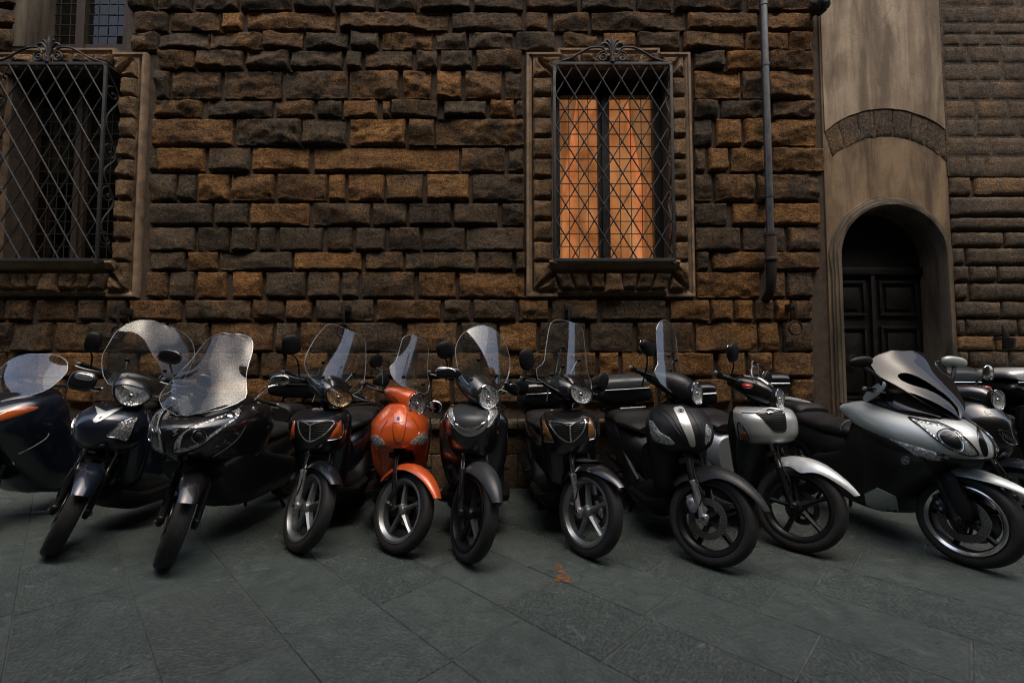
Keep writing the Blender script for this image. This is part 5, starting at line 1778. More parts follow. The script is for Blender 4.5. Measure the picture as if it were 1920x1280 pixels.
# ------------------------------------------------------------------ two scooters with a winged grille
def winged(label, px, py, yaw, steer, body, grille, slat_n, sig, sigmat, screen, hl_mat, topcase, fend, edge_bar, forkmat, trims, bars_z=1.0, mirrors=(), hoff=(.04, .07), lean=0):
    s = Scooter(label, px, py, yaw, steer, Rw=.283, tw=.10, lean=lean)
    s.wheel(True, rim='alloy', spokes=5, disc=1, discr=.11, style='five')
    s.fork(forkmat, 'chrome', w=.085, low_len=.26, rl=.021)
    s.mudguard(body, *fend)
    fc, t = s.legshield([(.60, .12, .20, .30, 1), (.64, .17, .13, .30, 1), (.72, .200, .085, .30, 1.15), (.80, .212, .075, .30, 1.2), (.855, .208, .085, .305, 1.2), (.88, .200, .12, .315, 1.1), (.91, .180, .22, .34, 1), (.93, .14, .29, .37, 1)], body,
                        keys_low=[(.34, .12, .32, .38, 1), (.48, .185, .29, .37, 1), (.70, .215, .26, .35, 1), (.86, .22, .28, .36, 1), (.92, .17, .31, .38, 1)], low_mat=body)
    g = s.plate('grille', t, grille, 'plastic', .001, 0, fc, sub=2, smoothline=False)
    s.trim('grille_frame', t, grille, 'satin', .0058, .005, fc, True, curve=True)
    # slats between the two edges of the grille
    ys = [p[1] for p in grille]
    y0, y1 = min(ys) + 5, max(ys) - 4
    for k in range(slat_n):
        y = y0 + (y1 - y0) * k / slat_n
        xsx = []
        n = len(grille)
        for i in range(n):
            a, b = grille[i], grille[(i + 1) % n]
            if (a[1] - y) * (b[1] - y) < 0:
                xsx.append(a[0] + (b[0] - a[0]) * (y - a[1]) / (b[1] - a[1]))
        if len(xsx) >= 2:
            s.trim('slat', t, [(min(xsx), y), ((min(xsx) + max(xsx)) / 2, y + 1.2), (max(xsx), y)], 'dark_alloy', .0028, .003, g, n=8)
    top = grille[2]
    bot = max(grille, key=lambda p: p[1])
    s.trim('grille_bar', t, [top, ((top[0] + bot[0]) / 2, (top[1] + bot[1]) / 2), bot], 'satin', .0062, .006, g)
    for pts in sig:
        a = s.plate('turn_signal', t, pts, sigmat, .004, .006, fc)
    for ln in trims:
        s.trim('trim', t, ln, 'satin', .0045, .005, fc)
    s.ho = Vector((0, hoff[0], hoff[1]))
    hs = s.add('handlebar_cover', loft_y([(.20, .913, 1.03, .094, 2.3), (.25, .90, 1.065, .118, 2.5), (.33, .91, 1.09, .14, 2.6), (.43, .95, 1.09, .165, 2.6), (.50, .98, 1.06, .13, 2.6)], 18, 24), body, st=True)
    s.lamp((0, .202, .968), (.104, .066), (R(8), 0, 0), ring='dark_alloy', tap=.22, cover='cover_tan' if hl_mat == 'tan' else 'cover', shroud=body)
    s.add('cowl', loft_y([(.21, 1.03, 1.05, .07, 2.3), (.26, 1.04, 1.10, .085, 2.4), (.34, 1.06, 1.12, .08, 2.4)], 10, 18), 'gloss_plastic', hs, st=True)
    s.bars(bars_z, .34)
    s.ho = Vector((0, hoff[0], 0))
    s.screen(*screen[0], **screen[1])
    for m in mirrors:
        s.mirror(*m[0], **m[1])
    s.rear(1.34, body, .79, .16)
    if topcase:
        s.top_case(*topcase)
    return s, fc, t
def black_amber_scooter():
    g = [(560, 791), (570, 791.8), (582, 797), (593, 793), (624.5, 790), (619, 803), (602, 818), (581, 827), (568, 818.5), (561.5, 806)]
    sig = ([(639, 787), (632, 797), (616, 823), (627, 821), (638, 817), (640, 802)], [(553, 787), (547, 803), (545, 815), (546, 823), (552, 821), (552, 804)])
    s, fc, t = winged('black scooter with chrome winged grille, orange indicators and tall screen, left of the orange scooter', 565, 1030, 3, 47, 'ink', g, 9, sig, 'amber',
                      (((.28, 1.09), .52, 22, [(0, .15), (.12, .235), (.3, .262), (.55, .245), (.85, .20), (.96, .17), (1, .135)]), dict(curv=.9, bow=.012, clips=((-.52, .35), (.52, .35), (-.5, .12), (.5, .12)))), 'tan',
                      None, (-55, 46, .080, .036, .55, .06, 0.004), True, 'fork', ([(614, 825), (628, 823), (640, 817), (643, 795)],),
                      mirrors=(((( -.24, .40, 1.07), (-.40, .40, 1.30), (.062, .020, .066)), dict(tilt=R(-28))), (((.24, .40, 1.07), (.42, .42, 1.27), (.062, .020, .066)), dict(tilt=R(28)))))
    c = s.hit(t, 597, 767.5)[0]
    s.text('maker_name', 'HONDA', .022, 'white', fc, Matrix.Translation(c + Vector((0, -.008, .004))) @ Matrix.Rotation(R(50), 4, 'X'))
    return s
def black_clear_scooter():
    g = zs(Z3, (275, 572), (320, 572), (365, 586), (395, 572), (435, 562), (430, 600), (412, 630), (370, 660), (330, 645), (298, 615))
    sig = (zs(Z3, (237, 553), (250, 572), (268, 605), (292, 660), (262, 655), (238, 640), (235, 600)), zs(Z3, (455, 550), (466, 565), (478, 605), (476, 635), (452, 645), (450, 600)))
    s, fc, t = winged('gloss black scooter with chrome winged grille and smoked brown indicators, near the picture centre', 1102, 1040, 7, 29, 'black', g, 9, sig, 'tan',
                      (((.26, 1.04), .60, 17, [(0, .10), (.06, .20), (.16, .28), (.28, .275), (.36, .225), (.6, .205), (.9, .175), (.97, .14), (1, .09)]), dict(curv=1.1, bow=.015, clips=((-.35, .62), (.45, .50), (-.35, .36), (.5, .18), (-.62, .22)))), 'reflector',
                      (1.28, 1.70, .86, 1.12, .22), (-55, 50, .082, .036, .45, .06, 0.006), True, 'fork', (zs(Z3, (236, 645), (260, 658), (292, 662)), zs(Z3, (452, 650), (478, 640), (480, 600))),
                      mirrors=(((( -.24, .40, 1.07), (-.38, .40, 1.24), (.058, .020, .070)), dict(tilt=R(-20))), (((.24, .40, 1.07), (.42, .42, 1.20), (.058, .020, .070)), dict(tilt=R(20)))), hoff=(.07, .08), lean=-2.5)
    s.mudguard('grey', -30, 18, .060, .046, .7, .02, 0.002, name='mudguard_panel')
    return s

# ------------------------------------------------------------------ black scooter with the V shaped chrome front and grey mudguard
def chevron_scooter():
    s = Scooter('black scooter with chrome V front and dark grey mudguard, right of the orange one', 878, 1049, 0, 31, Rw=.29, tw=.105)
    s.wheel(True, rim='dark_alloy', spokes=5, disc=1, lip=None)
    s.fork('dark_alloy', 'chrome', w=.088, low_len=.30)
    s.mudguard('grey', -55, 60, hw=.088, lift=.040, tip=.40, side=.075, flare=.012, ridge=.006)
    fc, t = s.legshield([(.60, .10, .22, .31, 1), (.64, .15, .14, .31, 1), (.72, .185, .075, .31, 1.0), (.80, .198, .055, .31, 1.05), (.88, .200, .075, .32, 1.1), (.93, .190, .13, .33, 1.1), (.96, .165, .22, .36, 1), (.975, .12, .29, .38, 1)], 'black',
                        keys_low=[(.30, .14, .33, .40, 1), (.45, .21, .30, .39, 1), (.65, .25, .27, .37, 1), (.85, .255, .28, .38, 1), (.93, .20, .32, .40, 1)], low_mat='black')
    s.plate('centre_panel', t, [(850, 757), (884, 754), (917, 757), (914, 776), (906, 790), (892, 803), (878, 808), (864, 801), (855, 787), (851, 773)], 'grey', .004, .004, fc)
    s.plate('chrome_chevron', t, [(849, 790), (856, 796), (866, 805), (878, 810), (891, 806), (903, 797), (913, 788), (914, 797), (905, 808), (893, 815), (878, 818), (864, 813), (852, 801)], 'satin', .007, .003, fc, rings=(1.0, .97))
    for pts in ([(838, 760), (842, 756), (849, 757), (851, 775), (854, 797), (845, 790), (840, 778)], [(918, 757), (927, 753), (936, 757), (936, 768), (930, 781), (916, 799), (912, 798), (915, 780)]):
        s.plate('turn_signal', t, pts, 'reflector', .003, .002, fc)
        s.plate('lens', t, pts, 'cover', .008, .006, fc)
        s.trim('trim', t, pts, 'chrome', .0032, .006, fc, True)
    s.ho = Vector((0, 0.04, 0.085))
    hs = s.add('handlebar_cover', loft_y([(.175, .892, 1.025, .078, 2.2), (.23, .885, 1.07, .105, 2.4), (.31, .90, 1.115, .135, 2.5), (.41, .95, 1.125, .17, 2.6), (.50, 1.0, 1.08, .14, 2.6)], 20, 24), 'black', st=True)
    s.lamp((0, .168, .958), (.080, .076), (R(8), R(18), 0), tap=.18)
    s.bars(1.02, .35)
    for sx in (-1, 1):
        V, F = ell((sx * .265, .335, 1.065), (.092, .020, .042), (R(-15), sx * R(14), sx * R(16)), 20, 12, 2.6)
        o = s.add('hand_guard', (V, F), 'gloss_plastic', st=True)
        s.add('edge', tube_geo([tuple(p) for p in crom([(sx * .185, .308, 1.05), (sx * .25, .316, 1.098), (sx * .335, .355, 1.085), (sx * .352, .366, 1.055)], 14)], .004, 6), 'satin', o, st=True)
    s.ho = Vector((0, 0.04, 0))
    s.screen((.25, 1.09), .53, 24, [(0, .10), (.1, .17), (.3, .22), (.5, .235), (.72, .205), (.88, .14), (.96, .085), (1, .035)], 1.0, -.012, clips=((-.28, .42), (.45, .25), (-.6, .1)))
    s.mirror((-.24, .42, 1.09), (-.31, .40, 1.31), (.062, .020, .058), tilt=R(-35))
    s.mirror((.24, .42, 1.09), (.40, .44, 1.18), (.060, .022, .055), tilt=R(20))
    s.rear(1.40, 'black', .80, .17)
    return s

# ------------------------------------------------------------------ matt black scooter with a silver stripe
def matte_scooter():
    s = Scooter('matt black scooter with silver stripe down its nose and a narrow edge-on windscreen', 1332, 1057, 5, 40, Rw=.281, tw=.115, lean=-3)
    s.wheel(True, rim='dark_alloy', spokes=5, style='twin', disc=-1, discr=.125, caliper='fork', lip='dark_alloy')
    s.fork('fork', 'plastic', w=.092, low_len=.25, up_len=.20, rl=.022, ru=.024)
    s.add('fork_bracket', join(box_geo((-.098, .03, .335), (.012, .075, .05), (R(30), 0, 0)), box_geo((-.098, .015, .30), (.014, .05, .06), (R(-26), 0, 0))), 'alloy', st=True)
    s.mudguard('matte', -60, 66, hw=.092, lift=.042, tip=.45, side=.055, flare=.030, ridge=.008, skirt=.05)
    fc, t = s.legshield([(.655, .10, .19, .29, 1), (.68, .165, .125, .29, 1), (.73, .205, .082, .30, 1.0), (.79, .220, .070, .31, 1.0), (.86, .215, .095, .33, 1), (.92, .190, .15, .35, 1), (.96, .150, .21, .37, 1), (.985, .10, .27, .39, 1)], 'matte',
                        keys_low=[(.32, .13, .33, .39, 1), (.45, .185, .30, .38, 1), (.66, .215, .27, .36, 1), (.84, .225, .29, .37, 1), (.93, .18, .32, .39, 1)], low_mat='matte')
    st_ = s.plate('silver_stripe', t, zs(Z3, (844, 508), (862, 499), (886, 500), (905, 535), (925, 585), (940, 635), (943, 678), (922, 678), (905, 640), (884, 595), (862, 545)), 'silver', .005, .001, fc)
    s.trim('badge', s.bvh(st_), circle((1276.5, 769.5), 5.0, 10, .6), 'dark_alloy', .002, .002, fc, True)
    s.plate('badge', s.bvh(st_), circle((1276.5, 769.5), 3.0, 8, .6), 'dark_alloy', .002, .001, fc, sub=1)
    for ln in (zs(Z3, (775, 520), (820, 560), (865, 615), (900, 660)), zs(Z3, (800, 512), (835, 545), (872, 600), (902, 655)), zs(Z3, (915, 515), (945, 560), (968, 620), (975, 660))):
        s.trim('crease', t, ln, 'matte', .004, .001, fc)
    for pts in (zs(Z3, (733, 562), (748, 566), (765, 590), (785, 617), (825, 640), (850, 668), (815, 672), (770, 660), (745, 640), (736, 600)), zs(Z3, (993, 578), (1006, 590), (1017, 612), (1016, 640), (1003, 662), (988, 673), (990, 630))):
        s.plate('turn_signal', t, pts, 'reflector', .003, .002, fc)
        s.plate('lens', t, pts, 'cover', .007, .005, fc)
    s.ho = Vector((0, 0.09, 0.11))
    hs = s.add('handlebar_cover', loft_y([(.17, .90, 1.03, .070, 2.3), (.22, .89, 1.075, .100, 2.4), (.31, .91, 1.10, .130, 2.5), (.41, .96, 1.10, .160, 2.6), (.50, 1.0, 1.06, .13, 2.6)], 20, 24), 'matte', st=True)
    s.lamp((0, .162, .965), (.074, .076), (R(8), 0, 0))
    s.bars(1.02, .35)
    s.ho = Vector((0, 0.09, 0))
    s.screen((.26, 1.05), .60, 20, [(0, .12), (.08, .20), (.22, .225), (.32, .18), (.5, .165), (.8, .15), (.93, .115), (1, .05)], 1.0, .02, clips=((-.3, .50), (.4, .50), (-.35, .30), (.4, .30)))
    s.mirror((-.26, .42, 1.05), (-.37, .36, 1.30), (.075, .026, .042), tilt=R(12))
    s.rear(1.42, 'matte', .80, .17, seat_front=.80)
    for sx in (-1, 1):
        s.add('flank_strip', tube_geo([tuple(p) for p in crom([(sx * .175, 1.25, .74), (sx * .185, 1.05, .62), (sx * .190, .88, .48), (sx * .185, .70, .37)], 16)], [.012 + .012 * math.sin(i / 15 * 3.14) for i in range(16)], 8), 'grey')
    s.top_case(1.36, 1.80, .90, 1.17, .27, 'plastic', 'grey', 'alloy')
    s.add('cargo_rail', tube_geo([(-.12, 1.24, .875), (.12, 1.24, .875)], .006, 6), 'alloy')
    return s

# ------------------------------------------------------------------ silver scooter with a dark radiator grille
def silver_scooter():
    s = Scooter('silver scooter with black slatted grille and oval mirror, beside the matt black scooter', 1496, 1030, 4, 38, Rw=.285, tw=.11, lean=-2)
    s.wheel(True, rim='dark_alloy', spokes=5, style='bold', disc=1, lip='dark_alloy')
    s.fork('dark_alloy', 'chrome', w=.086, low_len=.28)
    s.mudguard('silver', -28, 62, hw=.080, lift=.046, tip=.25, side=.055, flare=.030, ridge=.012, skirt=.045, rear_w=.5)
    fc, t = s.legshield([(.69, .165, .17, .31, 1.3), (.71, .195, .125, .31, 1.4), (.77, .215, .105, .31, 1.5), (.85, .222, .115, .32, 1.5), (.915, .215, .16, .33, 1.4), (.935, .195, .22, .35, 1.3), (.945, .17, .28, .37, 1)], 'silver',
                        keys_low=[(.32, .12, .32, .38, 1), (.45, .18, .29, .37, 1), (.60, .20, .25, .35, 1), (.72, .20, .20, .34, 1), (.90, .20, .26, .36, 1)], low_mat='grey')
    gp = zs(Z4, (188, 530), (225, 527), (285, 520), (315, 516), (328, 545), (332, 585), (327, 612), (300, 615), (270, 603), (240, 575), (212, 548))
    g = s.plate('grille', t, gp, 'plastic', .002, 0, fc)
    for k in range(9):
        y = 778 + 3.6 * k
        xl = 1423 + max(0, (y - 779)) * .95
        s.trim('slat', t, [(xl, y), ((xl + 1471) / 2, y + .8), (1472, y)], 'dark_alloy', .003, .004, g, n=8)
    s.trim('crest', t, zs(Z4, (125, 524), (190, 526), (225, 512), (262, 508), (300, 514)), 'silver', .008, .004, fc)
    s.plate('badge', t, circle((1443.5, 772.5), 7, 12, .55), 'chrome', .012, .004, fc, sub=1)
    sg = zs(Z4, (107, 575), (120, 574), (140, 600), (160, 650), (135, 650), (118, 645), (110, 610))
    s.plate('turn_signal', t, sg, 'reflector', .003, .001, fc)
    s.plate('bulb', t, zs(Z4, (122, 622), (140, 618), (152, 645), (126, 643)), 'amber', .006, .003, fc)
    s.plate('lens', t, sg, 'cover', .008, .004, fc)
    s.trim('trim', t, sg, 'plastic', .004, .004, fc, True)
    s.ho = Vector((0, 0.08, 0.07))
    hs = s.add('handlebar_cover', loft_y([(.17, .90, 1.00, .065, 2.3), (.22, .885, 1.05, .095, 2.4), (.31, .90, 1.09, .125, 2.5), (.41, .95, 1.09, .15, 2.6), (.50, .99, 1.05, .12, 2.6)], 20, 24), 'gloss_plastic', st=True)
    s.add('cover_trim', loft_y([(.22, 1.03, 1.06, .05, 2.4), (.30, 1.07, 1.10, .06, 2.4), (.40, 1.08, 1.105, .07, 2.4)], 10, 16), 'silver', hs, st=True)
    s.lamp((0, .163, .950), (.070, .074), (R(8), 0, 0))
    s.bars(1.02, .35)
    s.ho = Vector((0, 0.08, 0))
    s.screen((.24, 1.08), .20, 30, [(0, .08), (.3, .12), (.7, .11), (1, .06)], 1.2, .01, clips=((-.5, .6), (.5, .6)))
    for sx in (-1, 1):
        s.add('screen_post', tube_geo([(sx * .06, .33, 1.08), (sx * .06, .36, 1.28), (sx * .045, .36, 1.29)], .006, 6), 'alloy', st=True)
    s.add('hand_signal', ell((-.20, .30, 1.06), (.05, .04, .022), (0, R(-15), R(20))), 'red', st=True)
    s.mirror((-.25, .41, 1.07), (-.34, .38, 1.28), (.060, .022, .066), tilt=R(-25))
    s.mirror((.25, .41, 1.07), (.38, .42, 1.24), (.060, .022, .066), tilt=R(25))
    s.rear(1.36, 'silver', .79, .16)
    s.top_case(1.28, 1.68, .86, 1.10, .20)
    return s

# ------------------------------------------------------------------ navy scooter with the large clear screen
def navy_scooter():
    s = Scooter('navy blue scooter with silver chevron nose and very large clear windscreen, wheel turned inward', 108, 1036, 4, 38, Rw=.282, tw=.115, lean=6)
    s.wheel(True, rim='dark_alloy', spokes=5, disc=-1, lip=None)
    s.fork('dark_alloy', 'chrome', w=.088, low_len=.28)
    s.mudguard('navy', -50, 52, hw=.085, lift=.040, tip=.55, side=.07, flare=.015)
    fc, t = s.legshield([(.63, .12, .21, .31, 1), (.67, .18, .13, .31, 1), (.74, .215, .085, .32, 1.0), (.82, .225, .075, .33, 1.0), (.89, .215, .11, .34, 1), (.94, .185, .18, .36, 1), (.975, .14, .26, .39, 1)], 'navy',
                        keys_low=[(.32, .13, .33, .39, 1), (.45, .19, .30, .38, 1), (.66, .225, .27, .37, 1), (.84, .23, .29, .38, 1), (.93, .18, .33, .40, 1)], low_mat='navy')
    s.plate('chevron', t, zs(Z1, (440, 497), (462, 520), (500, 520), (560, 492), (592, 482), (575, 500), (520, 530), (470, 562), (440, 573), (430, 560), (450, 535)), 'silver', .006, .001, fc, rings=(1, .96))
    s.plate('badge', t, circle((201.5, 757), 4.5, 10, .7), 'chrome', .004, .002, fc, sub=1)
    sg = zs(Z1, (492, 632), (520, 600), (560, 572), (632, 543), (618, 580), (600, 625), (580, 652), (540, 640))
    s.plate('turn_signal', t, sg, 'reflector', .003, .002, fc, mirror=True)
    s.plate('lens', t, sg, 'cover', .008, .004, fc, mirror=True)
    s.trim('trim', t, sg, 'chrome', .0035, .006, fc, True, mirror=True)
    s.ho = Vector((0, 0.06, 0.1))
    hs = s.add('handlebar_cover', loft_y([(.17, .902, 1.04, .102, 2.4), (.22, .89, 1.085, .122, 2.5), (.31, .91, 1.11, .145, 2.5), (.42, .96, 1.11, .18, 2.6), (.50, 1.0, 1.07, .14, 2.6)], 20, 24), 'black', st=True)
    s.lamp((0, .160, .972), (.102, .072), (R(8), 0, 0), ring='dark_alloy', tap=.32)
    s.bars(1.02, .36)
    s.ho = Vector((0, 0.06, 0))
    s.screen((.27, 1.09), .60, 29, [(0, .16), (.1, .22), (.35, .275), (.6, .275), (.8, .24), (.93, .18), (1, .10)], .8, -.03, clips=((-.45, .35), (.45, .35)), mat='screen_soft', wave=.008)
    for sx in (-1, 1):
        V, F = ell((sx * .30, .345, 1.05), (.085, .030, .075), (R(-12), sx * R(10), sx * R(25)), 20, 12, 3.0)
        o = s.add('hand_guard', (V, F), 'black', st=True)
        s.add('glass', ell((sx * .30, .325, 1.085), (.060, .018, .028), (R(-12), sx * R(10), sx * R(25)), 16, 10, 3.0), 'satin', o, st=True)
    s.mirror((-.28, .42, 1.07), (-.36, .42, 1.33), (.045, .030, .070), tilt=R(-10))
    s.mirror((.28, .42, 1.07), (.42, .42, 1.30), (.062, .022, .045), 'black', tilt=R(6))
    s.rear(1.42, 'navy', .80, .17)
    return s
# ------------------------------------------------------------------ maxi scooters: full fairing fixed to the body
def fairing_geo(secs, n=34, m=30):
    """secs rows (y, [half outline (x, z) from top centre to bottom centre]); mirrored and lofted smoothly"""
    ys = [q[0] for q in secs]
    ctrl = []
    for y, pts in secs:
        h = crom(pts, m)
        ctrl.append([np.array((max(0, p[0]), y, p[1])) for p in h])
    rows = []
    cols = [crom([c[k] for c in ctrl], n) for k in range(m)]
    V = []
    for i in range(n):
        ring = [cols[k][i] for k in range(m)]
        full = [(p[0], p[1], p[2]) for p in ring] + [(-p[0], p[1], p[2]) for p in ring[-2:0:-1]]
        V += full
    mm = 2 * m - 2
    F = grid_faces(n, mm)
    F += [tuple(range(mm)), tuple((n - 1) * mm + k for k in range(mm - 1, -1, -1))]
    return V, F

def silver_maxi():
    s = Scooter('large silver sports scooter with long dark windscreen, parked before the arched door', 1817, 1058, 2, 20, Rw=.276, tw=.125, rake=25)
    s.wheel(True, rim='dark_alloy', spokes=5, style='twin', disc=2, discr=.135, lip='satin', caliper='dark_alloy')
    s.fork('dark_alloy', 'dark_alloy', w=.100, low_len=.30, up_len=.16, rl=.030, ru=.024)
    for sx in (-1, 1):
        s.add('fork_guard', ell((sx * .104, .02, .42), (.022, .050, .15), (R(-25), 0, 0), 12, 10, 3), 'plastic', st=True)
    s.mudguard('teal_silver', -50, 50, hw=.088, lift=.040, tip=.30, side=.05, flare=.045, ridge=.012)
    # silver fairing
    fc = s.add('fairing', fairing_geo([
        (-.150, [(0, .735), (.010, .735), (.020, .725), (.025, .715), (.020, .705), (.010, .700), (0, .700)]),
        (-.110, [(0, .815), (.035, .810), (.075, .780), (.095, .735), (.080, .700), (.040, .685), (0, .682)]),
        (-.030, [(0, .885), (.060, .870), (.125, .820), (.160, .760), (.150, .705), (.080, .672), (0, .665)]),
        (.080, [(0, .925), (.080, .915), (.170, .865), (.225, .795), (.220, .725), (.130, .668), (0, .660)]),
        (.220, [(0, .95), (.110, .955), (.215, .915), (.285, .845), (.285, .760), (.190, .690), (0, .670)]),
        (.380, [(0, .95), (.150, .985), (.260, .960), (.330, .895), (.320, .800), (.220, .735), (0, .70)]),
        (.500, [(0, .95), (.180, .990), (.290, .985), (.350, .935), (.335, .845), (.240, .800), (0, .78)]),
        (.590, [(0, .93), (.220, .955), (.310, .965), (.350, .940), (.335, .905), (.260, .890), (0, .89)]),
    ], 40, 30), 'teal_silver', angle=55)
    t = s.bvh(fc)
    # black belly below the silver
    be = s.add('belly', fairing_geo([
        (.06, [(0, .70), (.10, .70), (.19, .69), (.20, .62), (.16, .56), (.10, .54), (0, .54)]),
        (.20, [(0, .74), (.14, .74), (.245, .73), (.255, .60), (.22, .46), (.14, .42), (0, .42)]),
        (.36, [(0, .80), (.16, .80), (.285, .80), (.290, .60), (.25, .34), (.16, .24), (0, .22)]),
        (.52, [(0, .85), (.18, .85), (.295, .86), (.285, .62), (.26, .36), (.20, .20), (0, .17)]),
        (.70, [(0, .60), (.18, .60), (.270, .60), (.275, .45), (.26, .30), (.20, .20), (0, .18)]),
        (1.05, [(0, .50), (.18, .50), (.250, .48), (.255, .40), (.24, .32), (.18, .24), (0, .22)]),
    ], 34, 26), 'matte', angle=55)
    tb = s.bvh(be)
    # lamps traced on the fairing
    up = [(1703, 782), (1725, 787), (1750, 791), (1778, 800), (1806, 818), (1826, 838), (1834, 851), (1822, 854), (1800, 849), (1776, 838), (1750, 819), (1725, 799)]
    s.plate('headlight', t, up, 'reflector', .002, -.004, fc, mirror=True)
    s.plate('lens', t, up, 'cover', .008, .006, fc, mirror=True)
    s.trim('bezel', t, up, 'plastic', .0045, .004, fc, True, mirror=True)
    s.plate('projector', t, [(1762, 815), (1774, 808), (1790, 813), (1801, 827), (1803, 839), (1792, 842), (1776, 834), (1766, 825)], 'dark_alloy', .005, .012, fc, mirror=True)
    s.trim('projector_ring', t, [(1758, 812), (1774, 805), (1793, 811), (1805, 828), (1806, 842), (1792, 846), (1773, 837), (1762, 826)], 'chrome', .004, .010, fc, True, mirror=True)
    lo = [(1662, 819), (1685, 819), (1706, 826), (1730, 836), (1757, 849), (1782, 857), (1765, 862), (1745, 867), (1722, 858), (1703, 844), (1682, 830)]
    j = s.add('lamp_bed', fairing_geo([(-.02, [(0, .70), (.10, .70), (.150, .695), (.150, .66), (.12, .645), (.06, .645), (0, .645)]), (.12, [(0, .76), (.16, .75), (.235, .735), (.235, .68), (.20, .645), (.10, .64), (0, .64)]), (.30, [(0, .80), (.20, .79), (.296, .785), (.298, .72), (.26, .68), (.14, .66), (0, .66)]), (.46, [(0, .85), (.22, .84), (.322, .83), (.318, .79), (.28, .76), (.14, .74), (0, .74)])], 22, 24), 'matte', angle=55)
    tj = s.bvh(j)
    s.plate('turn_signal', tj, lo, 'reflector', .002, .002, j, mirror=True)
    s.plate('lens', tj, lo, 'cover', .006, .003, j, mirror=True)
    s.trim('seam', t, [(1669, 748), (1682, 758), (1705, 771), (1740, 783), (1775, 797), (1805, 812)], 'plastic', .0025, .0005, fc, mirror=True)
    s.plate('nose_badge', t, [(1830, 800), (1837, 808), (1849, 832), (1852, 850), (1846, 856), (1840, 845), (1833, 822)], 'gloss_plastic', .004, .002, fc, mirror=False)
    # tuning-fork emblem on the belly
    em = circle((1698, 862.5), 7.5, 14, .9)
    s.trim('emblem', tb, em, 'alloy', .0035, .003, be, True)
    for a in (270, 30, 150):
        for q in (-14, 14):
            s.trim('emblem', tb, [(1698 + 2 * math.cos(R(a + q * 3)), 862.5 - 2 * math.sin(R(a + q * 3))), (1698 + 5 * math.cos(R(a + q)), 862.5 - 4.6 * math.sin(R(a + q)))], 'alloy', .002, .003, be, n=3, curve=False)
    for a in (90, 210, 330):
        s.trim('emblem', tb, [(1698, 862.5), (1698 + 6.5 * math.cos(R(a)), 862.5 - 6 * math.sin(R(a)))], 'alloy', .003, .003, be, n=4, curve=False)
    s.plate('side_fin', tb, [(1622, 925), (1645, 914), (1680, 930), (1688, 968), (1650, 958), (1625, 945)], 'teal_silver', .006, .002, be, mirror=True, smoothline=False, sub=4)
    # dark windscreen, long and raked
    s.screen((.015, .915), .57, 38.5, [(0, .012), (.06, .055), (.2, .135), (.4, .20), (.62, .262), (.8, .255), (.92, .205), (1, .11)], 1.5, -.010, st=False, wave=.006, mat='smoked', edge_mat='gloss_plastic', er=.004)
    s.add('dash_cowl', fairing_geo([(.06, [(0, .935), (.05, .93), (.08, .92), (.08, .90), (.05, .89), (0, .89)]), (.20, [(0, 1.02), (.10, 1.01), (.16, .98), (.19, .94), (.15, .90), (0, .88)]), (.36, [(0, 1.10), (.13, 1.09), (.20, 1.05), (.24, .99), (.20, .93), (0, .9)]), (.52, [(0, 1.08), (.13, 1.07), (.20, 1.04), (.25, .98), (.2, .93), (0, .9)])], 20, 20), 'gloss_plastic')
    for sx in (-1, 1):
        s.add('screen_wing', ell((sx * .265, .36, 1.07), (.012, .11, .035), (R(-38), 0, sx * R(-8)), 12, 8, 2.4), 'teal_silver')
    s.bars(1.02, .35, fy=.06)
    for sx in (-1, 1):
        s.mirror((sx * .22, .29, 1.05), (sx * .355, .37, 1.285), (.080, .030, .036), 'plastic' if sx < 0 else 'teal_silver', 'plastic', st=False, tilt=R(8 * sx), rad=.014)
    # seat, tail, case
    s.wheel(False, 1.58, rim='dark_alloy', Rw=.28, tw=.15, lip=None)
    s.add('tail', loft_y([(.78, .52, .70, .14, 3), (.95, .46, .70, .20, 3), (1.2, .50, .74, .19, 3), (1.6, .62, .80, .17, 3), (1.85, .72, .84, .12, 3), (1.98, .78, .84, .06, 2.6)], 28, 24), 'matte')
    s.add('tail_cowl', loft_y([(1.42, .70, .80, .185, 3), (1.6, .72, .845, .185, 3), (1.85, .77, .865, .14, 3), (2.0, .81, .86, .07, 2.6)], 18, 22), 'teal_silver')
    s.seat([(.72, .66, .74, .09, 2.6), (.82, .66, .77, .16, 2.8), (1.10, .68, .785, .19, 3), (1.32, .70, .81, .185, 3), (1.40, .71, .84, .17, 2.8)])
    s.seat([(1.36, .76, .86, .14, 2.6), (1.44, .77, .90, .155, 2.8), (1.70, .79, .895, .14, 2.8), (1.86, .82, .88, .09, 2.6)], name='pillion_seat')
    s.add('grab_rail', tube_geo([tuple(p) for p in crom([(-.19, 1.5, .83), (-.20, 1.75, .88), (-.12, 1.95, .91), (.12, 1.95, .91), (.20, 1.75, .88), (.19, 1.5, .83)], 24)], .016, 8), 'teal_silver')
    s.add('tunnel_cover', loft_y([(.58, .50, .86, .12, 3), (.70, .45, .80, .15, 3), (.84, .42, .74, .15, 3), (.95, .42, .72, .13, 3)], 14, 18), 'gloss_plastic')
    for sx in (-1, 1):
        s.add('tunnel_trim', tube_geo([tuple(p) for p in crom([(sx * .155, .66, .83), (sx * .165, .74, .815), (sx * .17, .80, .77), (sx * .165, .82, .73)], 10)], .010, 6), 'teal_silver')
    s.top_case(1.92, 2.06, .94, 1.19, .17)
    s.add('silencer', tube_geo([(-.18, 1.1, .28), (-.2, 1.3, .32), (-.21, 1.75, .40)], [.04, .065, .06], 14), 'dark_alloy')
    for sx in (-1, 1):
        s.add('stand_leg', tube_geo([(sx * .12, 1.1, .22), (sx * .17, 1.18, .012)], .014, 7), 'plastic')
    return s

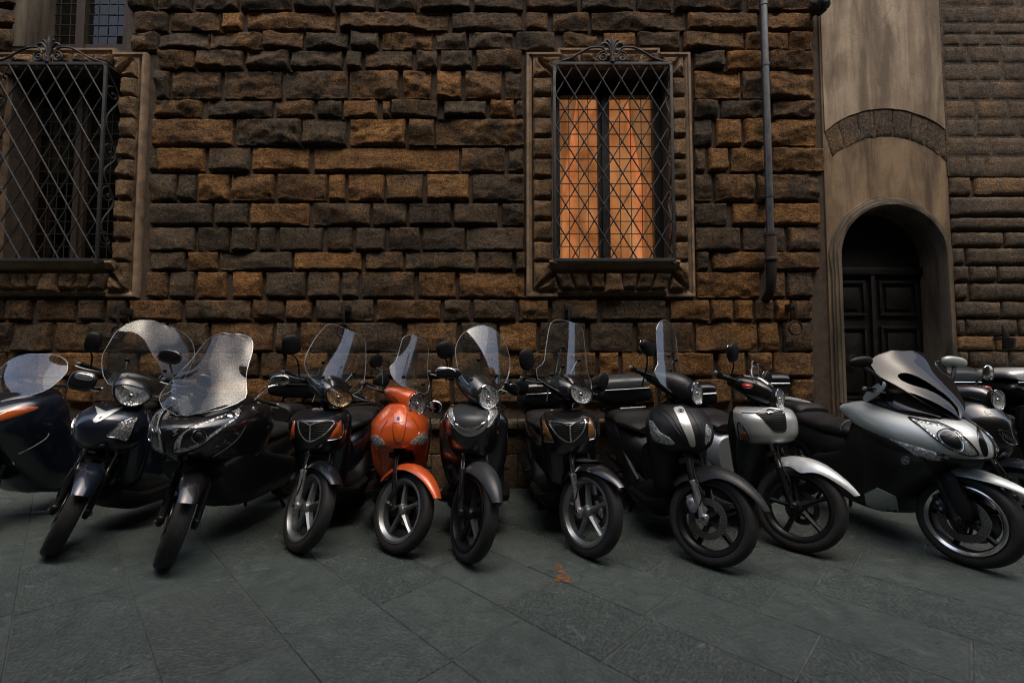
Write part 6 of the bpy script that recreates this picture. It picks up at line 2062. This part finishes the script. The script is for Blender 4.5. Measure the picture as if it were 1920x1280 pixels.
def black_maxi():
    s = Scooter('black touring scooter with twin headlights and big windscreen full of sky, third from left', 318, 1060, 2, 34, Rw=.275, tw=.12, rake=26, lean=2.5)
    s.wheel(True, rim='dark_alloy', spokes=5, disc=-1, lip=None)
    s.fork('dark_alloy', 'dark_alloy', w=.095, low_len=.30, rl=.024)
    s.mudguard('black', -50, 52, hw=.085, lift=.040, tip=.55, side=.05, flare=.02)
    fc = s.add('fairing', fairing_geo([
        (-.100, [(0, .86), (.020, .855), (.035, .83), (.040, .80), (.030, .76), (.015, .74), (0, .735)]),
        (-.065, [(0, .895), (.065, .885), (.110, .855), (.120, .80), (.095, .73), (.040, .70), (0, .69)]),
        (.020, [(0, .925), (.110, .92), (.190, .885), (.205, .81), (.170, .72), (.080, .66), (0, .64)]),
        (.140, [(0, .955), (.150, .955), (.260, .925), (.280, .84), (.240, .72), (.120, .62), (0, .59)]),
        (.280, [(0, .98), (.170, .985), (.300, .965), (.330, .88), (.300, .74), (.170, .58), (0, .54)]),
        (.430, [(0, .99), (.180, .995), (.310, .985), (.345, .91), (.330, .76), (.220, .56), (0, .50)]),
        (.540, [(0, .97), (.180, .975), (.290, .965), (.325, .90), (.315, .76), (.220, .56), (0, .50)]),
    ], 36, 30), 'black', angle=55)
    t = s.bvh(fc)
    rl = [(326, 848), (326, 832), (333, 818), (346, 806), (368, 795), (396, 785), (424, 775), (446, 766), (452, 770), (446, 783), (430, 795), (404, 815), (376, 836), (350, 846)]
    s.plate('headlight', t, rl, 'reflector', .002, -.003, fc, mirror=True)
    s.plate('lens', t, rl, 'cover', .007, .006, fc, mirror=True)
    s.trim('bezel', t, rl, 'gloss_plastic', .004, .004, fc, True, mirror=True)
    s.plate('projector', t, circle((373, 818), 11, 12, .9), 'dark_alloy', .006, .010, fc, mirror=True, sub=1)
    s.trim('projector_ring', t, circle((373, 818), 13, 12, .9), 'chrome', .004, .010, fc, True, mirror=True)
    s.plate('position_lamp', t, circle((433, 778), 8, 10, .7), 'chrome', .006, .006, fc, mirror=True, sub=1)
    s.trim('crease', t, [(398, 856), (420, 842), (445, 822), (461, 797)], 'chrome', .003, .003, fc, mirror=True)
    em = [(323, 809), (333, 803), (335, 805), (328, 809), (335, 812), (326, 818), (324, 816), (330, 812)]
    s.plate('emblem', t, em, 'alloy', .004, 0, fc, sub=2, smoothline=False, rings=(1, .9))
    s.add('belly', fairing_geo([
        (.16, [(0, .62), (.12, .62), (.20, .60), (.20, .55), (.16, .50), (.08, .48), (0, .48)]),
        (.34, [(0, .66), (.16, .66), (.250, .64), (.250, .50), (.21, .38), (.13, .30), (0, .28)]),
        (.55, [(0, .62), (.18, .62), (.265, .60), (.255, .45), (.23, .32), (.17, .24), (0, .22)]),
        (1.10, [(0, .48), (.20, .48), (.270, .46), (.270, .38), (.25, .30), (.18, .22), (0, .20)]),
    ], 28, 24), 'matte', angle=55)
    s.screen((.02, .94), .72, 39, [(0, .05), (.05, .16), (.13, .25), (.22, .285), (.34, .26), (.5, .225), (.75, .20), (.9, .17), (.97, .125), (1, .08)], .95, .01, st=False, mat='screen_soft', wave=.011)
    s.add('dash_cowl', fairing_geo([(.05, [(0, .95), (.08, .945), (.12, .93), (.12, .91), (.05, .90), (0, .9)]), (.22, [(0, 1.02), (.13, 1.015), (.20, .99), (.22, .95), (.15, .92), (0, .9)]), (.45, [(0, 1.06), (.15, 1.05), (.22, 1.02), (.25, .97), (.2, .94), (0, .92)])], 16, 20), 'gloss_plastic')
    s.bars(1.03, .36, fy=.07, chrome=False)
    s.mirror((-.24, .30, 1.02), (-.275, .24, 1.31), (.072, .020, .045), 'black', 'chrome', st=False, tilt=R(8), rad=.007)
    s.mirror((.27, .36, 1.02), (.38, .48, 1.165), (.065, .020, .038), 'chrome', 'chrome', st=False, tilt=R(-8), rad=.007)
    s.wheel(False, 1.56, rim='dark_alloy', Rw=.27, tw=.14, lip=None)
    s.add('side_body', loft_y([(.66, .40, .62, .17, 3), (.9, .36, .68, .215, 3), (1.2, .42, .72, .215, 3), (1.6, .55, .80, .18, 3), (1.95, .70, .84, .10, 2.6)], 26, 24), 'black')
    s.seat([(.66, .60, .69, .10, 2.6), (.76, .62, .735, .17, 2.8), (1.10, .64, .75, .21, 3), (1.22, .66, .79, .20, 2.8)])
    s.seat([(1.16, .74, .90, .17, 2.6), (1.22, .74, .93, .185, 2.8), (1.30, .76, .90, .18, 2.8), (1.60, .78, .89, .16, 2.8), (1.72, .80, .87, .10, 2.6)], name='pillion_seat')
    s.top_case(1.52, 1.94, .94, 1.21, .24, 'plastic', 'plastic', 'dark_alloy')
    s.add('silencer', tube_geo([(-.18, 1.1, .28), (-.2, 1.3, .32), (-.21, 1.8, .40)], [.04, .065, .06], 14), 'dark_alloy')
    for sx in (-1, 1):
        s.add('stand_leg', tube_geo([(sx * .12, 1.1, .22), (sx * .17, 1.18, .012)], .014, 7), 'plastic')
    return s

def edge_maxi():
    s = Scooter('navy touring scooter cut by the left edge, sky mirrored in its rounded windscreen', 0, 0, 0, 25, Rw=.275, tw=.12, world=(-4.05, 3.42, 0))
    s.wheel(True, rim='dark_alloy', spokes=5, lip=None)
    s.fork('dark_alloy', 'dark_alloy', w=.095)
    s.mudguard('navy', -50, 52, hw=.085, lift=.040, tip=.55)
    fc = s.add('fairing', fairing_geo([
        (-.130, [(0, .82), (.020, .815), (.035, .80), (.040, .78), (.030, .75), (.015, .74), (0, .735)]),
        (-.065, [(0, .90), (.080, .89), (.130, .86), (.145, .80), (.110, .73), (.050, .70), (0, .69)]),
        (.050, [(0, .96), (.120, .955), (.220, .92), (.245, .84), (.210, .72), (.100, .64), (0, .62)]),
        (.170, [(0, 1.00), (.150, 1.0), (.280, .975), (.310, .88), (.290, .72), (.170, .50), (0, .46)]),
        (.310, [(0, 1.01), (.170, 1.01), (.300, 1.0), (.335, .90), (.325, .68), (.230, .36), (0, .30)]),
        (.430, [(0, .98), (.160, .99), (.280, .985), (.320, .88), (.315, .62), (.240, .26), (0, .20)]),
        (.540, [(0, .70), (.140, .70), (.240, .68), (.280, .60), (.290, .45), (.230, .22), (0, .18)]),
    ], 38, 30), 'navy', angle=55)
    t = s.bvh(fc)
    sg = [(-40, 790), (0, 776), (30, 762), (70, 762), (66, 768), (30, 781), (0, 790), (-40, 802)]
    s.plate('turn_signal', t, sg, 'amber', .004, .005, fc, mirror=True)
    s.trim('trim', t, [(35, 850), (60, 838), (85, 822), (92, 812)], 'silver', .004, .003, fc, mirror=True)
    h0, n0 = s.hit(t, 57, 827)
    a, b = s.hit(t, 38, 838)[0], s.hit(t, 76, 816)[0]
    ux_ = (b - a).normalized()
    uy_ = n0.cross(ux_).normalized()
    Mt = Matrix((ux_, uy_, n0)).transposed().to_4x4()
    Mt.translation = h0 + n0 * .004
    s.text('maker_name', 'YAMAHA', .036, 'grey', fc, Mt)
    s.screen((.14, .985), .50, 42, [(0, .12), (.1, .22), (.3, .29), (.6, .30), (.82, .26), (.94, .19), (1, .10)], .55, .03, st=False)
    s.add('dash_cowl', fairing_geo([(.10, [(0, 1.0), (.08, .995), (.12, .98), (.12, .96), (.05, .95), (0, .95)]), (.26, [(0, 1.06), (.13, 1.055), (.20, 1.03), (.22, .99), (.15, .96), (0, .94)]), (.45, [(0, 1.08), (.15, 1.07), (.22, 1.04), (.25, .99), (.2, .96), (0, .94)])], 16, 20), 'gloss_plastic')
    s.bars(1.10, .39, fy=.12)
    s.add('side_body', loft_y([(.72, .34, .60, .17, 3), (.95, .34, .70, .20, 3), (1.25, .42, .74, .21, 3), (1.6, .55, .80, .18, 3), (1.9, .70, .84, .10, 2.6)], 24, 22), 'navy')
    s.add('belly', loft_y([(.60, .16, .40, .26, 3.5), (.9, .16, .38, .27, 3.5), (1.3, .20, .42, .24, 3.5)], 12, 18), 'matte')
    s.seat([(.72, .60, .70, .10, 2.6), (.84, .62, .75, .18, 2.8), (1.14, .66, .77, .21, 3), (1.28, .70, .84, .20, 2.8), (1.6, .76, .87, .16, 2.8), (1.75, .79, .85, .10, 2.6)])
    s.wheel(False, 1.54, rim='dark_alloy', Rw=.27, tw=.14, lip=None)
    for sx in (-1, 1):
        s.add('stand_leg', tube_geo([(sx * .12, 1.1, .22), (sx * .17, 1.18, .012)], .014, 7), 'plastic')
    return s

def round_scooter():
    s = Scooter('dark scooter with oval slatted nose grille and round chrome mirror behind the silver sports scooter', 0, 0, 2, 18, Rw=.25, tw=.11, world=(3.86, 3.52, 0))
    s.wheel(True, rim='alloy', spokes=5, lip=None)
    s.fork('dark_alloy', 'chrome')
    s.mudguard('ink', -60, 60, hw=.095, lift=.045, tip=.6, side=.07)
    fc, t = s.legshield([(.45, .12, .17, .30, 1), (.52, .18, .10, .30, 1), (.66, .215, .045, .31, .9), (.80, .215, .06, .33, .9), (.90, .185, .13, .36, .9), (.955, .14, .20, .39, .95), (.975, .09, .27, .41, 1)], 'black',
                        keys_low=[(.32, .13, .33, .39, 1), (.45, .19, .30, .38, 1), (.66, .225, .27, .37, 1), (.84, .23, .29, .38, 1), (.93, .18, .33, .40, 1)], low_mat='black')
    gp = [(1873, 807), (1880, 806), (1893, 813), (1903, 826), (1904, 832), (1896, 833), (1884, 826), (1875, 815)]
    g = s.plate('grille', t, gp, 'plastic', .003, 0, fc)
    s.trim('grille_frame', t, gp, 'chrome', .004, .005, fc, True)
    for k in range(6):
        x = 1878 + 4.0 * k
        s.trim('slat', t, [(x, 808 + 2.6 * k), (x + 3, 820 + 2.0 * k)], 'alloy', .003, .005, g, n=4, curve=False)
    s.plate('badge', t, [(1845, 769), (1855, 767), (1859, 776), (1849, 778)], 'white', .004, .001, fc, smoothline=False)
    hs = s.add('handlebar_cover', loft_y([(.19, .92, 1.05, .085, 2.3), (.24, .90, 1.085, .105, 2.4), (.32, .92, 1.10, .13, 2.5), (.44, .96, 1.09, .15, 2.6), (.50, 1.0, 1.06, .12, 2.6)], 18, 24), 'black', st=True)
    s.lamp((0, .183, .985), (.085, .075), (R(4), 0, 0))
    s.bars(1.02, .33, chrome=True)
    s.mirror((-.12, .40, 1.10), (-.16, .42, 1.235), (.060, .014, .060), 'dark_alloy', 'chrome', st=False, rad=.007)
    s.mirror((.14, .40, 1.10), (.27, .36, 1.235), (.062, .014, .062), 'chrome', 'chrome', rad=.007)
    s.add('hand_signal', ell((.13, .30, 1.09), (.04, .03, .02)), 'red', st=True)
    s.rear(1.30, 'black', .79, .17)
    return s

def cased_scooter(label, world, lid, yaw=0):
    s = Scooter(label, 0, 0, yaw, 20, Rw=.27, tw=.11, world=world)
    s.wheel(True, rim='alloy', spokes=5, lip=None)
    s.fork('dark_alloy', 'chrome')
    s.mudguard('black', -55, 55)
    s.legshield([(.60, .12, .20, .30, 1), (.66, .18, .11, .30, 1), (.78, .21, .075, .31, 1.1), (.90, .19, .15, .34, 1), (.95, .13, .26, .38, 1)], 'black', keys_low=[(.34, .12, .32, .38, 1), (.50, .19, .29, .37, 1), (.86, .22, .28, .36, 1), (.92, .17, .31, .38, 1)], low_mat='black')
    s.add('handlebar_cover', loft_y([(.20, .93, 1.03, .085, 2.4), (.25, .905, 1.065, .115, 2.5), (.43, .95, 1.09, .165, 2.6), (.50, .98, 1.06, .13, 2.6)], 14, 20), 'black', st=True)
    s.lamp((0, .192, .972), (.09, .06), (R(8), 0, 0))
    s.bars(1.0, .34)
    s.rear(1.34, 'black', .80, .17)
    s.top_case(1.18, 1.62, .92, 1.24, .30, 'plastic', lid, 'chrome', 3.0)
    return s

BUILD = [edge_maxi, navy_scooter, black_maxi, black_amber_scooter, orange_scooter, chevron_scooter, black_clear_scooter, matte_scooter, silver_scooter, silver_maxi, round_scooter,
         lambda: cased_scooter('scooter with a dark grey top case showing behind the silver sports scooter', (4.62, 3.55, 0), 'grey'),
         lambda: cased_scooter('scooter at the right edge with a bright silver top case', (5.42, 3.5, 0), 'silver')]
for b_ in BUILD:
    b_()
print('objects', len(bpy.data.objects), 'tris', sum(len(o.data.loop_triangles) or sum(len(p.vertices) - 2 for p in o.data.polygons) for o in bpy.data.objects if o.type == 'MESH'))
